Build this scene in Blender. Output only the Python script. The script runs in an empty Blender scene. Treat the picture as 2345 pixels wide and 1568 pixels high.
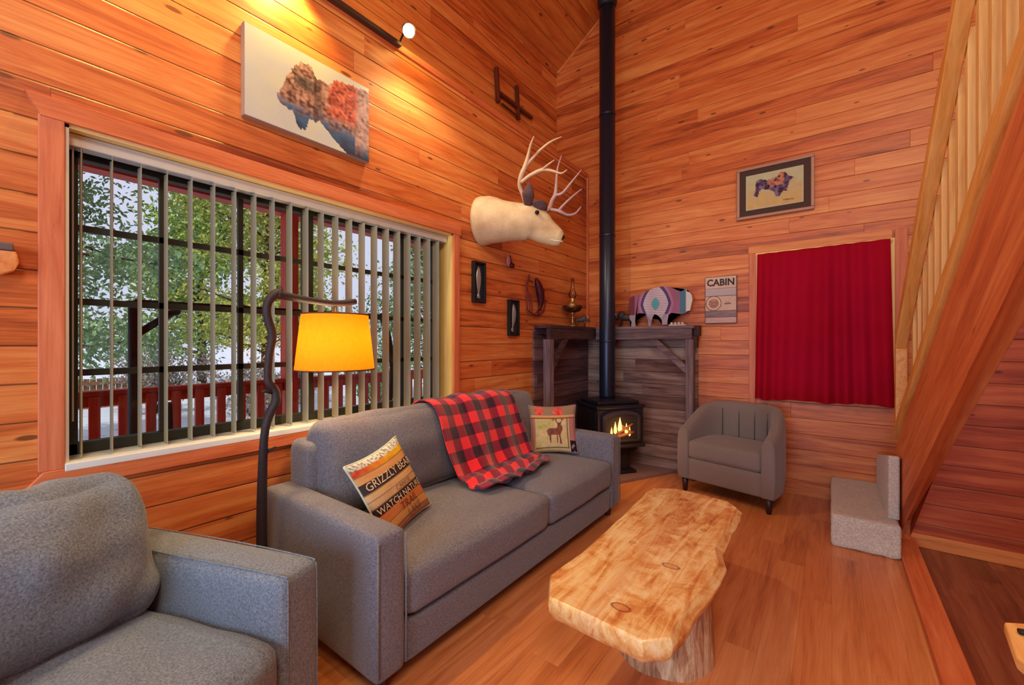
import bpy, bmesh, math, random
from mathutils import Vector, Matrix, noise
random.seed(7)
SC = bpy.context.scene
COL = SC.collection
R = math.radians
PI = math.pi

# ------------------------------------------------------------------ camera, world, lights, exposure
cam_d = bpy.data.cameras.new('camera')
cam_d.sensor_width = 36.0
cam_d.lens = 36.0 * 965.0 / 2345.0
cam_d.clip_start = 0.02
cam_d.clip_end = 300
cam = bpy.data.objects.new('camera', cam_d)
cam.location = (0, 0, 1.3)
cam.rotation_euler = (R(90), 0, R(37.2))
COL.objects.link(cam)
SC.camera = cam

world = bpy.data.worlds.new('world')
SC.world = world
world.use_nodes = True
bg = world.node_tree.nodes['Background']
bg.inputs['Color'].default_value = (0.66, 0.66, 0.80, 1)
bg.inputs['Strength'].default_value = 1.1

SC.view_settings.view_transform = 'Standard'
SC.view_settings.look = 'None'
SC.view_settings.exposure = 0.0
SC.view_settings.gamma = 1.0
SC.view_settings.use_curve_mapping = False

def light(name, kind, loc, power, color, size=0.2, aim=None, spot=None, blend=0.6, sizey=None):
    d = bpy.data.lights.new(name, kind)
    d.energy = power
    d.color = color
    if kind == 'AREA':
        d.size = size
        if sizey:
            d.shape = 'RECTANGLE'; d.size_y = sizey
    else:
        d.shadow_soft_size = size
    if kind == 'SPOT':
        d.spot_size = R(spot); d.spot_blend = blend
    o = bpy.data.objects.new(name, d)
    o.location = loc
    if aim is not None:
        o.rotation_euler = (Vector(aim) - Vector(loc)).to_track_quat('-Z', 'Y').to_euler()
    COL.objects.link(o)
    return o

# daylight on the trees outside (soft overcast sun)
sun = light('sun', 'SUN', (0, 0, 20), 2.3, (1.0, 0.96, 0.86), 0.35, aim=(-8, 6, 0))
# warm fill lights added high up out of view, no fixtures
light('ceiling_fill_light', 'AREA', (0.75, -0.9, 3.9), 78, (1.0, 0.82, 0.62), 1.2, aim=(-1.2, 3.2, 1.0))
light('loft_fill_light', 'POINT', (1.2, 1.6, 3.9), 56, (1.0, 0.72, 0.42), 0.35)
# cool fill light added out of view, just inside the rear wall
light('rear_cool_fill', 'AREA', (-0.6, -2.3, 1.4), 92, (0.55, 0.76, 1.0), 2.0, aim=(-1.5, 2.0, 0.6), sizey=1.8)

# ------------------------------------------------------------------ object helpers
WM = {}

def thing(name, label, cat, loc=(0, 0, 0), rotz=0.0, group=None, kind=None):
    o = bpy.data.objects.new(name, None)
    o.empty_display_size = 0.1
    COL.objects.link(o)
    o.location = loc
    o.rotation_euler = (0, 0, rotz)
    WM[o.name] = Matrix.Translation(Vector(loc)) @ Matrix.Rotation(rotz, 4, 'Z')
    tag(o, label, cat, group, kind)
    return o

def tag(o, label=None, cat=None, group=None, kind=None):
    if label: o['label'] = label
    if cat: o['category'] = cat
    if group: o['group'] = group
    if kind: o['kind'] = kind
    return o

def mk(name, bm, mat, parent=None, smooth=False, local=False, bevel=0.0, seg=2, label=None, auto=None):
    """link one mesh object; bm is in world space unless local=True (then in the parent's frame)"""
    if parent is not None and not local:
        bm.transform(WM[parent.name].inverted())
    if bm.faces:
        bmesh.ops.recalc_face_normals(bm, faces=bm.faces[:])
    me = bpy.data.meshes.new(name)
    bm.to_mesh(me)
    bm.free()
    if smooth:
        me.polygons.foreach_set('use_smooth', [True] * len(me.polygons))
    if mat: me.materials.append(mat)
    o = bpy.data.objects.new(name, me)
    COL.objects.link(o)
    if parent is not None:
        o.parent = parent
        WM[o.name] = WM[parent.name]
    else:
        WM[o.name] = Matrix.Identity(4)
    if bevel > 0:
        m = o.modifiers.new('bevel', 'BEVEL')
        m.width = bevel; m.segments = seg; m.limit_method = 'ANGLE'; m.angle_limit = R(35)
        me.polygons.foreach_set('use_smooth', [True] * len(me.polygons))
        w = o.modifiers.new('wn', 'WEIGHTED_NORMAL')
    if label: o['label'] = label
    return o

def copy_tree(o, parent=None):
    c = o.copy(); COL.objects.link(c)
    if parent is not None: c.parent = parent
    for ch in list(o.children): copy_tree(ch, c)
    return c

def BM(): return bmesh.new()

def box(bm, x0, x1, y0, y1, z0, z1, M=None):
    vs = [Vector(p) for p in ((x0, y0, z0), (x1, y0, z0), (x1, y1, z0), (x0, y1, z0), (x0, y0, z1), (x1, y0, z1), (x1, y1, z1), (x0, y1, z1))]
    if M is not None: vs = [M @ v for v in vs]
    v = [bm.verts.new(p) for p in vs]
    for f in ((0, 3, 2, 1), (4, 5, 6, 7), (0, 1, 5, 4), (1, 2, 6, 5), (2, 3, 7, 6), (3, 0, 4, 7)):
        bm.faces.new([v[i] for i in f])
    return bm

def beam(bm, a, b, w, h, up=(0, 0, 1)):
    """rectangular bar from a to b; w across, h along up"""
    a = Vector(a); b = Vector(b); d = b - a; L = d.length; d.normalize()
    u = Vector(up); s = d.cross(u).normalized(); u = s.cross(d).normalized()
    M = Matrix((( *(d), ), ( *(s), ), ( *(u), ))).transposed().to_4x4()
    M.translation = a
    return box(bm, 0, L, -w / 2, w / 2, -h / 2, h / 2, M)

def tube(bm, pts, rad, seg=10, cap=True, flat=1.0):
    pts = [Vector(p) for p in pts]
    n = len(pts)
    if not hasattr(rad, '__len__'): rad = [rad] * n
    rings = []
    ref = Vector((0.13, 0.21, 0.97))
    for i, p in enumerate(pts):
        d = (pts[min(i + 1, n - 1)] - pts[max(i - 1, 0)]).normalized()
        if abs(d.dot(ref)) > 0.95: ref = Vector((0.9, 0.3, 0.1))
        s = d.cross(ref).normalized(); u = s.cross(d).normalized()
        ref = u
        rings.append([bm.verts.new(p + rad[i] * (math.cos(t * 2 * PI / seg) * s + flat * math.sin(t * 2 * PI / seg) * u)) for t in range(seg)])
    for a, b in zip(rings, rings[1:]):
        for t in range(seg):
            bm.faces.new((a[t], a[(t + 1) % seg], b[(t + 1) % seg], b[t]))
    if cap:
        bm.faces.new(rings[0][::-1]); bm.faces.new(rings[-1])
    return bm

def smoothpath(pts, rad=None, sub=4):
    """catmull-rom"""
    P = [Vector(p) for p in pts]; out = []; ro = []
    n = len(P)
    for i in range(n - 1):
        p0 = P[max(i - 1, 0)]; p1 = P[i]; p2 = P[i + 1]; p3 = P[min(i + 2, n - 1)]
        for k in range(sub):
            t = k / sub
            out.append(0.5 * ((2 * p1) + (-p0 + p2) * t + (2 * p0 - 5 * p1 + 4 * p2 - p3) * t * t + (-p0 + 3 * p1 - 3 * p2 + p3) * t ** 3))
            if rad: ro.append(rad[i] * (1 - t) + rad[i + 1] * t)
    out.append(P[-1])
    if rad: ro.append(rad[-1]); return out, ro
    return out

def lathe(bm, prof, c=(0, 0, 0), seg=24, M=None):
    rings = []
    for r, z in prof:
        ring = []
        for t in range(seg):
            p = Vector((c[0] + r * math.cos(t * 2 * PI / seg), c[1] + r * math.sin(t * 2 * PI / seg), c[2] + z))
            if M is not None: p = M @ p
            ring.append(bm.verts.new(p))
        rings.append(ring)
    for a, b in zip(rings, rings[1:]):
        for t in range(seg):
            bm.faces.new((a[t], a[(t + 1) % seg], b[(t + 1) % seg], b[t]))
    if prof[0][0] > 1e-4: bm.faces.new(rings[0][::-1])
    if prof[-1][0] > 1e-4: bm.faces.new(rings[-1])
    bmesh.ops.remove_doubles(bm, verts=bm.verts[:], dist=1e-5)
    return bm

def prism(bm, poly, f0, f1):
    """poly: list of 2D; f0,f1: functions 2D->3D for both faces"""
    a = [bm.verts.new(f0(p)) for p in poly]; b = [bm.verts.new(f1(p)) for p in poly]
    n = len(poly)
    fa = bm.faces.new(a); fb = bm.faces.new(b[::-1])
    for i in range(n):
        bm.faces.new((a[i], b[i], b[(i + 1) % n], a[(i + 1) % n]))
    bmesh.ops.triangulate(bm, faces=[fa, fb])
    return bm

def ellipsoid(bm, c, r, M=None, seg=14):
    c = Vector(c)
    res = bmesh.ops.create_uvsphere(bm, u_segments=seg, v_segments=seg // 2 + 2, radius=1.0)
    for v in res['verts']:
        p = Vector((v.co.x * r[0], v.co.y * r[1], v.co.z * r[2]))
        if M is not None: p = M @ p
        v.co = c + p
    return bm

def softbox(bm, x0, x1, y0, y1, z0, z1, r=0.04, puff=(0, 0, 0), n=10, M=None, wr=0.0, ws=6.0):
    """rounded, puffed upholstery block. puff: bulge in metres for the x, y, z faces"""
    cx, cy, cz = (x0 + x1) / 2, (y0 + y1) / 2, (z0 + z1) / 2
    hx, hy, hz = (x1 - x0) / 2, (y1 - y0) / 2, (z1 - z0) / 2
    r = min(r, hx * .98, hy * .98, hz * .98)
    vmap = {}
    def gv(a, b, c):
        key = (round(a, 5), round(b, 5), round(c, 5))
        if key in vmap: return vmap[key]
        p = Vector((a * hx, b * hy, c * hz))
        q = Vector((max(-hx + r, min(hx - r, p.x)), max(-hy + r, min(hy - r, p.y)), max(-hz + r, min(hz - r, p.z))))
        dd = p - q
        if dd.length > 1e-9: p = q + dd.normalized() * r
        fx = (1 - b * b) * (1 - c * c); fy = (1 - a * a) * (1 - c * c); fz = (1 - a * a) * (1 - b * b)
        p += Vector((math.copysign(puff[0] * fx, a) if abs(a) > .98 else puff[0] * fx * a,
                     math.copysign(puff[1] * fy, b) if abs(b) > .98 else puff[1] * fy * b,
                     math.copysign(puff[2] * fz, c) if abs(c) > .98 else puff[2] * fz * c))
        if wr:
            w = p + Vector((cx, cy, cz))
            p += Vector((noise.noise(w * ws), noise.noise(w * ws + Vector((9, 3, 1))), noise.noise(w * ws + Vector((2, 7, 5))))) * wr
        p += Vector((cx, cy, cz))
        if M is not None: p = M @ p
        vmap[key] = bm.verts.new(p)
        return vmap[key]
    # finer spacing near edges
    def sp(k): return math.sin((k / n - .5) * PI)
    g = [sp(k) for k in range(n + 1)]
    for ax in range(3):
        for s in (-1, 1):
            for i in range(n):
                for j in range(n):
                    q = []
                    for (ii, jj) in ((i, j), (i + 1, j), (i + 1, j + 1), (i, j + 1)):
                        t = [0, 0, 0]; t[ax] = s; t[(ax + 1) % 3] = g[ii]; t[(ax + 2) % 3] = g[jj]
                        q.append(gv(*t))
                    if len(set(q)) == 4:
                        bm.faces.new(q if s > 0 else q[::-1])
    return bm

def frame3(o, u, v):
    """matrix with origin o, x axis u, y axis v, z = u x v"""
    u = Vector(u).normalized(); v = Vector(v); v = (v - u * v.dot(u)).normalized(); w = u.cross(v)
    M = Matrix((u, v, w)).transposed().to_4x4(); M.translation = Vector(o)
    return M

# ------------------------------------------------------------------ materials
def nt(name):
    m = bpy.data.materials.new(name); m.use_nodes = True
    t = m.node_tree
    return m, t, t.nodes['Principled BSDF']

class N:
    def __init__(s, t): s.t = t
    def new(s, k, **kw):
        n = s.t.nodes.new(k)
        for a, b in kw.items(): setattr(n, a, b)
        return n
    def link(s, a, b): s.t.links.new(a, b)
    def val(s, sock, v):
        if hasattr(v, 'is_output') or hasattr(v, 'links'): s.link(v, sock)
        else: sock.default_value = v
    def math(s, op, a, b=0.0, c=0.0, clamp=False):
        n = s.new('ShaderNodeMath', operation=op); n.use_clamp = clamp
        s.val(n.inputs[0], a); s.val(n.inputs[1], b)
        if op in ('MULTIPLY_ADD', 'SMOOTH_MIN', 'COMPARE'): s.val(n.inputs[2], c)
        return n.outputs[0]
    def mix(s, f, a, b, mode='MIX'):
        n = s.new('ShaderNodeMix', data_type='RGBA', blend_type=mode)
        s.val(n.inputs[0], f)
        for k, v in ((6, a), (7, b)):
            if isinstance(v, tuple): v = (*v[:3], 1)
            s.val(n.inputs[k], v)
        return n.outputs[2]
    def comb(s, x, y, z):
        n = s.new('ShaderNodeCombineXYZ')
        s.val(n.inputs[0], x); s.val(n.inputs[1], y); s.val(n.inputs[2], z)
        return n.outputs[0]
    def noise(s, vec, scale=1, detail=4, rough=.55, dist=0.0):
        n = s.new('ShaderNodeTexNoise')
        if vec is not None: s.link(vec, n.inputs['Vector'])
        n.inputs['Scale'].default_value = scale; n.inputs['Detail'].default_value = detail
        n.inputs['Roughness'].default_value = rough; n.inputs['Distortion'].default_value = dist
        return n.outputs['Fac']
    def white(s, vec):
        n = s.new('ShaderNodeTexWhiteNoise', noise_dimensions='3D'); s.link(vec, n.inputs['Vector'])
        return n.outputs['Value'], n.outputs['Color']
    def ramp(s, f, stops, interp='LINEAR'):
        n = s.new('ShaderNodeValToRGB'); s.link(f, n.inputs[0])
        cr = n.color_ramp; cr.interpolation = interp
        while len(cr.elements) > 1: cr.elements.remove(cr.elements[0])
        cr.elements[0].position = stops[0][0]; cr.elements[0].color = (*stops[0][1][:3], 1)
        for p, c in stops[1:]:
            e = cr.elements.new(p); e.color = (*c[:3], 1)
        return n.outputs[0]
    def bump(s, h, strength, dist=0.01):
        n = s.new('ShaderNodeBump'); s.link(h, n.inputs['Height'])
        n.inputs['Strength'].default_value = strength; n.inputs['Distance'].default_value = dist
        return n.outputs[0]
    def sep(s, v):
        n = s.new('ShaderNodeSeparateXYZ'); s.link(v, n.inputs[0]); return n.outputs

def srgb(r, g, b):
    return tuple(((c / 255 + .055) / 1.055) ** 2.4 if c > 10 else c / 255 / 12.92 for c in (r, g, b))

def plain(name, col, rough=.6, metal=0.0, var=.12, scale=14, bump=.0, spec=None, coat=0):
    m, t, b = nt(name); n = N(t)
    tc = n.new('ShaderNodeTexCoord').outputs['Object']
    f = n.noise(tc, scale, 4)
    c = n.mix(f, tuple(x * (1 - var) for x in col), tuple(min(1, x * (1 + var)) for x in col))
    n.link(c, b.inputs['Base Color'])
    b.inputs['Roughness'].default_value = rough; b.inputs['Metallic'].default_value = metal
    if spec is not None: b.inputs['Specular IOR Level'].default_value = spec
    if coat: b.inputs['Coat Weight'].default_value = coat
    if bump: n.link(n.bump(n.noise(tc, scale * 6, 3), bump, .004), b.inputs['Normal'])
    return m

def planks(name, along, across, pitch, light_c, mid_c, dark_c, groove=.035, rough=.42, board=2.6, knots=1.0, off=0.0, gdark=.25, spread=.9, pos='world', bumpk=.6, aoff=0.0):
    m, t, b = nt(name); n = N(t)
    if pos == 'world': P = n.new('ShaderNodeNewGeometry').outputs['Position']
    else: P = n.new('ShaderNodeTexCoord').outputs['Object']
    s = n.sep(P)
    ax = {'x': 0, 'y': 1, 'z': 2}
    u = s[ax[along]]; v = s[ax[across]]
    w = [s[i] for i in range(3) if i not in (ax[along], ax[across])][0]
    vv = n.math('ADD', n.math('DIVIDE', v, pitch), off)
    idv = n.math('FLOOR', vv)
    fr = n.math('SUBTRACT', vv, idv)
    r1, _ = n.white(n.comb(idv, 3.3, 0.7))
    uu = n.math('ADD', n.math('DIVIDE', u, board), n.math('MULTIPLY', r1, 7.0))
    idu = n.math('FLOOR', uu)
    fu = n.math('SUBTRACT', uu, idu)
    r2, rc = n.white(n.comb(idv, idu, 1.9))
    # grain: streaks along the board
    gv = n.comb(n.math('MULTIPLY', u, 1.3), n.math('MULTIPLY', v, 16.0), n.math('MULTIPLY', r2, 30.0))
    g1 = n.noise(gv, 1.0, 5, .6, .9)
    gv2 = n.comb(n.math('MULTIPLY', u, 5.0), n.math('MULTIPLY', v, 130.0), n.math('MULTIPLY', r2, 13.0))
    g2 = n.noise(gv2, 1.0, 3, .6, .3)
    g3 = n.noise(n.comb(n.math('MULTIPLY', u, .7), n.math('MULTIPLY', v, 1.5), w), 1.0, 3)
    tone = n.math('ADD', n.math('MULTIPLY', n.math('SUBTRACT', r2, .5), .50 * spread), n.math('ADD', n.math('MULTIPLY', n.math('SUBTRACT', g1, .5), 1.7), n.math('MULTIPLY', n.math('SUBTRACT', g2, .5), .7)))
    tone = n.math('ADD', tone, n.math('MULTIPLY', n.math('SUBTRACT', g3, .5), .5))
    tone = n.math('ADD', tone, .5, clamp=True)
    c = n.ramp(tone, [(0.0, dark_c), (0.42, mid_c), (1.0, light_c)])
    # slight redness variation
    c = n.mix(n.math('MULTIPLY', n.math('SUBTRACT', 1.0, r1), .22), c, tuple(x * y for x, y in zip(mid_c, (1.0, .72, .7))))
    if knots:
        kv = n.comb(n.math('ADD', n.math('MULTIPLY', u, 2.6), n.math('MULTIPLY', w, .7)), n.math('MULTIPLY', v, 8.0), 0.0)
        vo = n.new('ShaderNodeTexVoronoi', voronoi_dimensions='2D', feature='F1'); n.link(kv, vo.inputs['Vector']); vo.inputs['Scale'].default_value = 1.0
        vc = n.sep(vo.outputs['Color'])
        dist = vo.outputs['Distance']
        size = n.math('MULTIPLY_ADD', vc[0], .08, .025)
        k = n.math('SUBTRACT', size, dist)
        k = n.math('MULTIPLY', k, 30.0, clamp=True)
        k = n.math('MULTIPLY', k, n.math('GREATER_THAN', vc[1], 1 - .38 * knots))
        c = n.mix(n.math('MULTIPLY', k, .85), c, tuple(x * .22 for x in mid_c))
    if groove:
        e = n.math('MINIMUM', fr, n.math('SUBTRACT', 1.0, fr))
        gm = n.math('SUBTRACT', 1.0, n.math('DIVIDE', e, groove), clamp=True)
        eu = n.math('MINIMUM', fu, n.math('SUBTRACT', 1.0, fu))
        gu = n.math('SUBTRACT', 1.0, n.math('DIVIDE', eu, .0008), clamp=True)
        gm2 = n.math('MAXIMUM', gm, n.math('MULTIPLY', gu, .3))
        c = n.mix(n.math('MULTIPLY', gm2, 1 - gdark), c, tuple(x * .10 for x in mid_c))
        h = n.math('SUBTRACT', n.math('MULTIPLY', g2, .12), gm2)
    else:
        h = n.math('MULTIPLY', g2, .2)
    n.link(c, b.inputs['Base Color'])
    n.link(n.bump(h, bumpk, .006), b.inputs['Normal'])
    b.inputs['Roughness'].default_value = rough
    return m

def grain(name, light_c, mid_c, dark_c, axis='z', scale=1.0, rough=.5, knots=.6, bump=.25, tilt=0):
    """solid timber, grain along an object axis"""
    m, t, b = nt(name); n = N(t)
    co = n.new('ShaderNodeTexCoord').outputs['Object']
    if tilt:
        mp = n.new('ShaderNodeMapping'); n.link(co, mp.inputs[0]); mp.inputs['Rotation'].default_value = (R(tilt), 0, 0); co = mp.outputs[0]
    s = n.sep(co)
    k = {'x': (1.5, 22, 22), 'y': (22, 1.5, 22), 'z': (22, 22, 1.5)}[axis]
    v = n.comb(*[n.math('MULTIPLY', s[i], k[i] * scale) for i in range(3)])
    g = n.noise(v, 1.0, 5, .6, .8)
    g2 = n.noise(v, 5.0, 3, .6, .3)
    f = n.math('ADD', n.math('MULTIPLY', g, .75), n.math('MULTIPLY', g2, .25))
    f = n.math('MULTIPLY_ADD', n.math('SUBTRACT', f, .5), 2.2, .5, clamp=True)
    c = n.ramp(f, [(0, dark_c), (.45, mid_c), (1, light_c)])
    if knots:
        kk = {'x': (3, 9, 9), 'y': (9, 3, 9), 'z': (9, 9, 3)}[axis]
        vo = n.new('ShaderNodeTexVoronoi', voronoi_dimensions='3D'); n.link(n.comb(*[n.math('MULTIPLY', s[i], kk[i] * .8) for i in range(3)]), vo.inputs['Vector'])
        vo.inputs['Scale'].default_value = 1.0
        vc = n.sep(vo.outputs['Color'])
        q = n.math('MULTIPLY', n.math('SUBTRACT', n.math('MULTIPLY', vc[0], .16), vo.outputs['Distance']), 18.0, clamp=True)
        q = n.math('MULTIPLY', q, n.math('GREATER_THAN', vc[1], 1 - .5 * knots))
        c = n.mix(n.math('MULTIPLY', q, .8), c, tuple(x * .25 for x in mid_c))
    n.link(c, b.inputs['Base Color']); b.inputs['Roughness'].default_value = rough
    n.link(n.bump(g2, bump, .004), b.inputs['Normal'])
    return m

def fabric(name, c1, c2, rough=.9, scale=220, stretch=(1, 1, 1), bump=.35):
    m, t, b = nt(name); n = N(t)
    tc = n.new('ShaderNodeTexCoord').outputs['Object']
    mp = n.new('ShaderNodeMapping'); n.link(tc, mp.inputs[0]); mp.inputs['Scale'].default_value = stretch
    f = n.noise(mp.outputs[0], scale, 3, .8)
    f2 = n.noise(tc, 5, 3)
    ff = n.math('MULTIPLY_ADD', n.math('SUBTRACT', f, .5), 2.6, .5, clamp=True)
    c = n.mix(ff, c1, c2)
    c = n.mix(n.math('MULTIPLY', f2, .3), c, tuple(x * .7 for x in c1))
    n.link(c, b.inputs['Base Color']); b.inputs['Roughness'].default_value = rough
    b.inputs['Specular IOR Level'].default_value = .25
    b.inputs['Sheen Weight'].default_value = .25
    n.link(n.bump(f, bump, .003), b.inputs['Normal'])
    return m

def emit(name, col, s):
    m, t, b = nt(name)
    b.inputs['Base Color'].default_value = (*col, 1)
    b.inputs['Emission Color'].default_value = (*col, 1); b.inputs['Emission Strength'].default_value = s
    return m

def painted(name, rough=.7, spec=.3, bump=0.0, scale=300):
    m, t, b = nt(name); n = N(t)
    a = n.new('ShaderNodeVertexColor', layer_name='Col').outputs[0]
    n.link(a, b.inputs['Base Color']); b.inputs['Roughness'].default_value = rough
    b.inputs['Specular IOR Level'].default_value = spec
    if bump:
        tc = n.new('ShaderNodeTexCoord').outputs['Object']
        n.link(n.bump(n.noise(tc, scale, 3), bump, .003), b.inputs['Normal'])
    return m

def glass(name, tint=(.95, .98, 1), rough=0.0, tr=.9):
    m = bpy.data.materials.new(name); m.use_nodes = True; t = m.node_tree; t.nodes.clear(); n = N(t)
    out = n.new('ShaderNodeOutputMaterial'); mx = n.new('ShaderNodeMixShader')
    tp = n.new('ShaderNodeBsdfTransparent'); tp.inputs[0].default_value = (*tint, 1)
    gl = n.new('ShaderNodeBsdfGlossy'); gl.inputs['Roughness'].default_value = .03
    fr = n.new('ShaderNodeFresnel'); fr.inputs[0].default_value = 1.3
    n.link(fr.outputs[0], mx.inputs[0]); n.link(tp.outputs[0], mx.inputs[1]); n.link(gl.outputs[0], mx.inputs[2])
    n.link(mx.outputs[0], out.inputs[0])
    return m

WL = srgb(236, 160, 88); WMc = srgb(204, 107, 50); WD = srgb(124, 50, 22)
M = {}
M['wall_left'] = planks('pine_boards_left', 'y', 'z', .133, WL, WMc, WD, off=.32, gdark=.12)
M['wall_back'] = planks('pine_boards_back', 'x', 'z', .133, WL, WMc, WD, groove=.022, off=.1, gdark=.45)
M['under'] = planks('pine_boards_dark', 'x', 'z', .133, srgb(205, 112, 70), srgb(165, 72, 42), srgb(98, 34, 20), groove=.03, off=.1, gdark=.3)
M['ceiling'] = planks('pine_boards_ceiling', 'y', 'x', .118, srgb(214, 130, 60), srgb(178, 88, 34), srgb(120, 48, 16), groove=.025, knots=.6)
M['floor'] = planks('oak_laminate', 'y', 'x', .125, srgb(228, 158, 100), srgb(206, 128, 74), srgb(156, 86, 46), groove=.008, board=1.2, rough=.32, knots=0, gdark=.5, spread=.55, bumpk=.15)
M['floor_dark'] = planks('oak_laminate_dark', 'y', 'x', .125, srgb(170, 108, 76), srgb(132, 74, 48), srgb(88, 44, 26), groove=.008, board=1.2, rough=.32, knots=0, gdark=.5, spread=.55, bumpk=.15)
M['trim_y'] = grain('pine_trim_y', srgb(226, 138, 88), srgb(206, 108, 62), srgb(168, 74, 40), 'y')
M['trim_z'] = grain('pine_trim_z', srgb(226, 140, 96), srgb(206, 112, 72), srgb(176, 84, 52), 'z')
M['trim_x'] = grain('pine_trim_x', srgb(236, 162, 96), srgb(220, 136, 72), srgb(180, 92, 44), 'x')
M['pale_y'] = grain('pale_pine_y', srgb(246, 222, 160), srgb(236, 204, 132), srgb(214, 172, 100), 'y', knots=.2)
M['pale_z'] = grain('pale_pine_z', srgb(246, 222, 150), srgb(238, 206, 118), srgb(220, 178, 90), 'z', knots=.2)
M['rail'] = grain('rail_pine', srgb(248, 200, 128), srgb(232, 168, 92), srgb(196, 118, 56), 'y', knots=.5)
M['rail_s'] = grain('sloped_rail_pine', srgb(250, 204, 122), srgb(236, 170, 84), srgb(200, 118, 50), 'y', knots=.5, tilt=39)
M['baluster'] = grain('baluster_pine', srgb(250, 216, 146), srgb(236, 188, 112), srgb(206, 142, 74), 'z', knots=.3)
M['timber'] = grain('stringer_timber', srgb(240, 158, 96), srgb(216, 116, 60), srgb(158, 66, 30), 'y', scale=.6, knots=1, tilt=34.5)
M['weather'] = planks('weathered_boards', 'x', 'z', .125, srgb(172, 150, 140), srgb(122, 92, 84), srgb(60, 38, 38), groove=.04, gdark=.1, knots=.4, rough=.8, board=1.7)
M['weather_y'] = planks('weathered_boards_y', 'y', 'z', .125, srgb(140, 112, 116), srgb(96, 66, 74), srgb(50, 30, 40), groove=.04, gdark=.1, knots=.4, rough=.8, board=1.7)
M['barn'] = grain('barnwood', srgb(150, 130, 136), srgb(104, 84, 90), srgb(54, 40, 46), 'x', rough=.85, knots=.3)
M['barn_z'] = grain('barnwood_z', srgb(150, 130, 136), srgb(110, 90, 96), srgb(58, 44, 50), 'z', rough=.85, knots=.3)
M['barn_dark'] = grain('barnwood_dark', srgb(100, 70, 70), srgb(66, 40, 42), srgb(34, 20, 24), 'y', rough=.85, knots=.3)
M['white'] = plain('white_paint', srgb(226, 228, 224), .5, var=.05)
M['alu'] = plain('white_aluminium', srgb(206, 210, 206), .35, .3, var=.05)
M['frame'] = plain('dark_window_frame', srgb(52, 56, 50), .45, .3)
M['vane'] = plain('blind_vane', srgb(168, 162, 138), .7, var=.06)
M['glass'] = glass('window_glass')
M['lampglass'] = glass('lamp_glass', (.93, .95, .95))
M['sofa'] = fabric('grey_tweed', srgb(84, 82, 94), srgb(142, 140, 150), scale=150)
M['armchair'] = fabric('grey_blue_tweed', srgb(78, 88, 104), srgb(150, 160, 174), scale=170)
M['tub'] = fabric('taupe_fabric', srgb(118, 104, 98), srgb(150, 134, 126), scale=260, bump=.15)
M['seam'] = fabric('seam_dark', srgb(46, 44, 50), srgb(66, 62, 68))
M['darkwood'] = plain('dark_wood_leg', srgb(52, 30, 26), .4)
M['curtain'] = None
M['black'] = plain('stove_black', srgb(36, 34, 44), .42, .2, var=.15)
M['pipe'] = plain('pipe_black', srgb(44, 50, 70), .33, .6, var=.08)
M['slate'] = plain('hearth_tile', srgb(140, 110, 110), .6, scale=5, var=.2)
M['carpet'] = fabric('beige_carpet', srgb(176, 166, 152), srgb(236, 228, 214), scale=90, bump=.7)
M['metal_dark'] = plain('dark_bronze', srgb(52, 40, 34), .45, .6)
M['brass'] = plain('aged_brass', srgb(176, 140, 82), .32, .85)
M['iron'] = plain('black_iron', srgb(34, 34, 38), .5, .5)
M['branch'] = plain('branch_bark', srgb(46, 34, 38), .6, var=.35, scale=30, bump=.6)
M['red'] = grain('red_deck_paint', srgb(236, 104, 74), srgb(214, 66, 46), srgb(140, 34, 28), 'z', rough=.55, knots=0)
M['red_y'] = grain('red_deck_rail', srgb(232, 100, 72), srgb(200, 62, 46), srgb(130, 34, 28), 'y', rough=.55, knots=0)
M['deck'] = plain('deck_boards', srgb(130, 92, 74), .8, scale=4, var=.3)
M['snow'] = plain('patchy_snow', srgb(214, 214, 226), .8, scale=2.0, var=.22)
M['bark'] = plain('tree_bark', srgb(70, 56, 46), .9, scale=9, var=.4)
M['fence'] = grain('old_fence', srgb(170, 124, 86), srgb(130, 90, 62), srgb(80, 54, 40), 'z', rough=.9)
M['paint'] = painted('painted_surface', bump=.3)
M['paint_cloth'] = painted('printed_cloth', .9, .1, .5, 240)
M['ink'] = plain('dark_lettering', srgb(52, 48, 50), .8)
M['cream'] = plain('cream_lettering', srgb(226, 206, 172), .9)

def leaf_mat(name, a, b_):
    m, t, b = nt(name); n = N(t)
    P = n.new('ShaderNodeNewGeometry').outputs['Position']
    f = n.noise(P, 2.2, 3); f2 = n.noise(P, 25, 2)
    k = n.math('MULTIPLY_ADD', n.math('SUBTRACT', n.math('ADD', n.math('MULTIPLY', f, .6), n.math('MULTIPLY', f2, .4)), .5), 3, .5, clamp=True)
    n.link(n.mix(k, a, b_), b.inputs['Base Color']); b.inputs['Roughness'].default_value = .7
    b.inputs['Transmission Weight'].default_value = 0
    b.inputs['Subsurface Weight'].default_value = 0
    return m
M['leaf_a'] = leaf_mat('leaf_green', srgb(70, 116, 52), srgb(176, 196, 84))
M['leaf_b'] = leaf_mat('leaf_blue_green', srgb(58, 106, 72), srgb(156, 186, 124))
M['leaf_c'] = leaf_mat('leaf_yellow_green', srgb(112, 136, 50), srgb(214, 212, 96))
M['leaf_d'] = leaf_mat('brush_brown', srgb(110, 92, 70), srgb(196, 184, 170))

# ================================================================== SETTING
XL, XU, YB = -2.232, -2.64, 4.368
WY0, WY1, WZ0, WZ1 = 0.237, 2.215, 0.854, 2.10      # left window opening
FX = -2.385                                        # plane of the window frame

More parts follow.
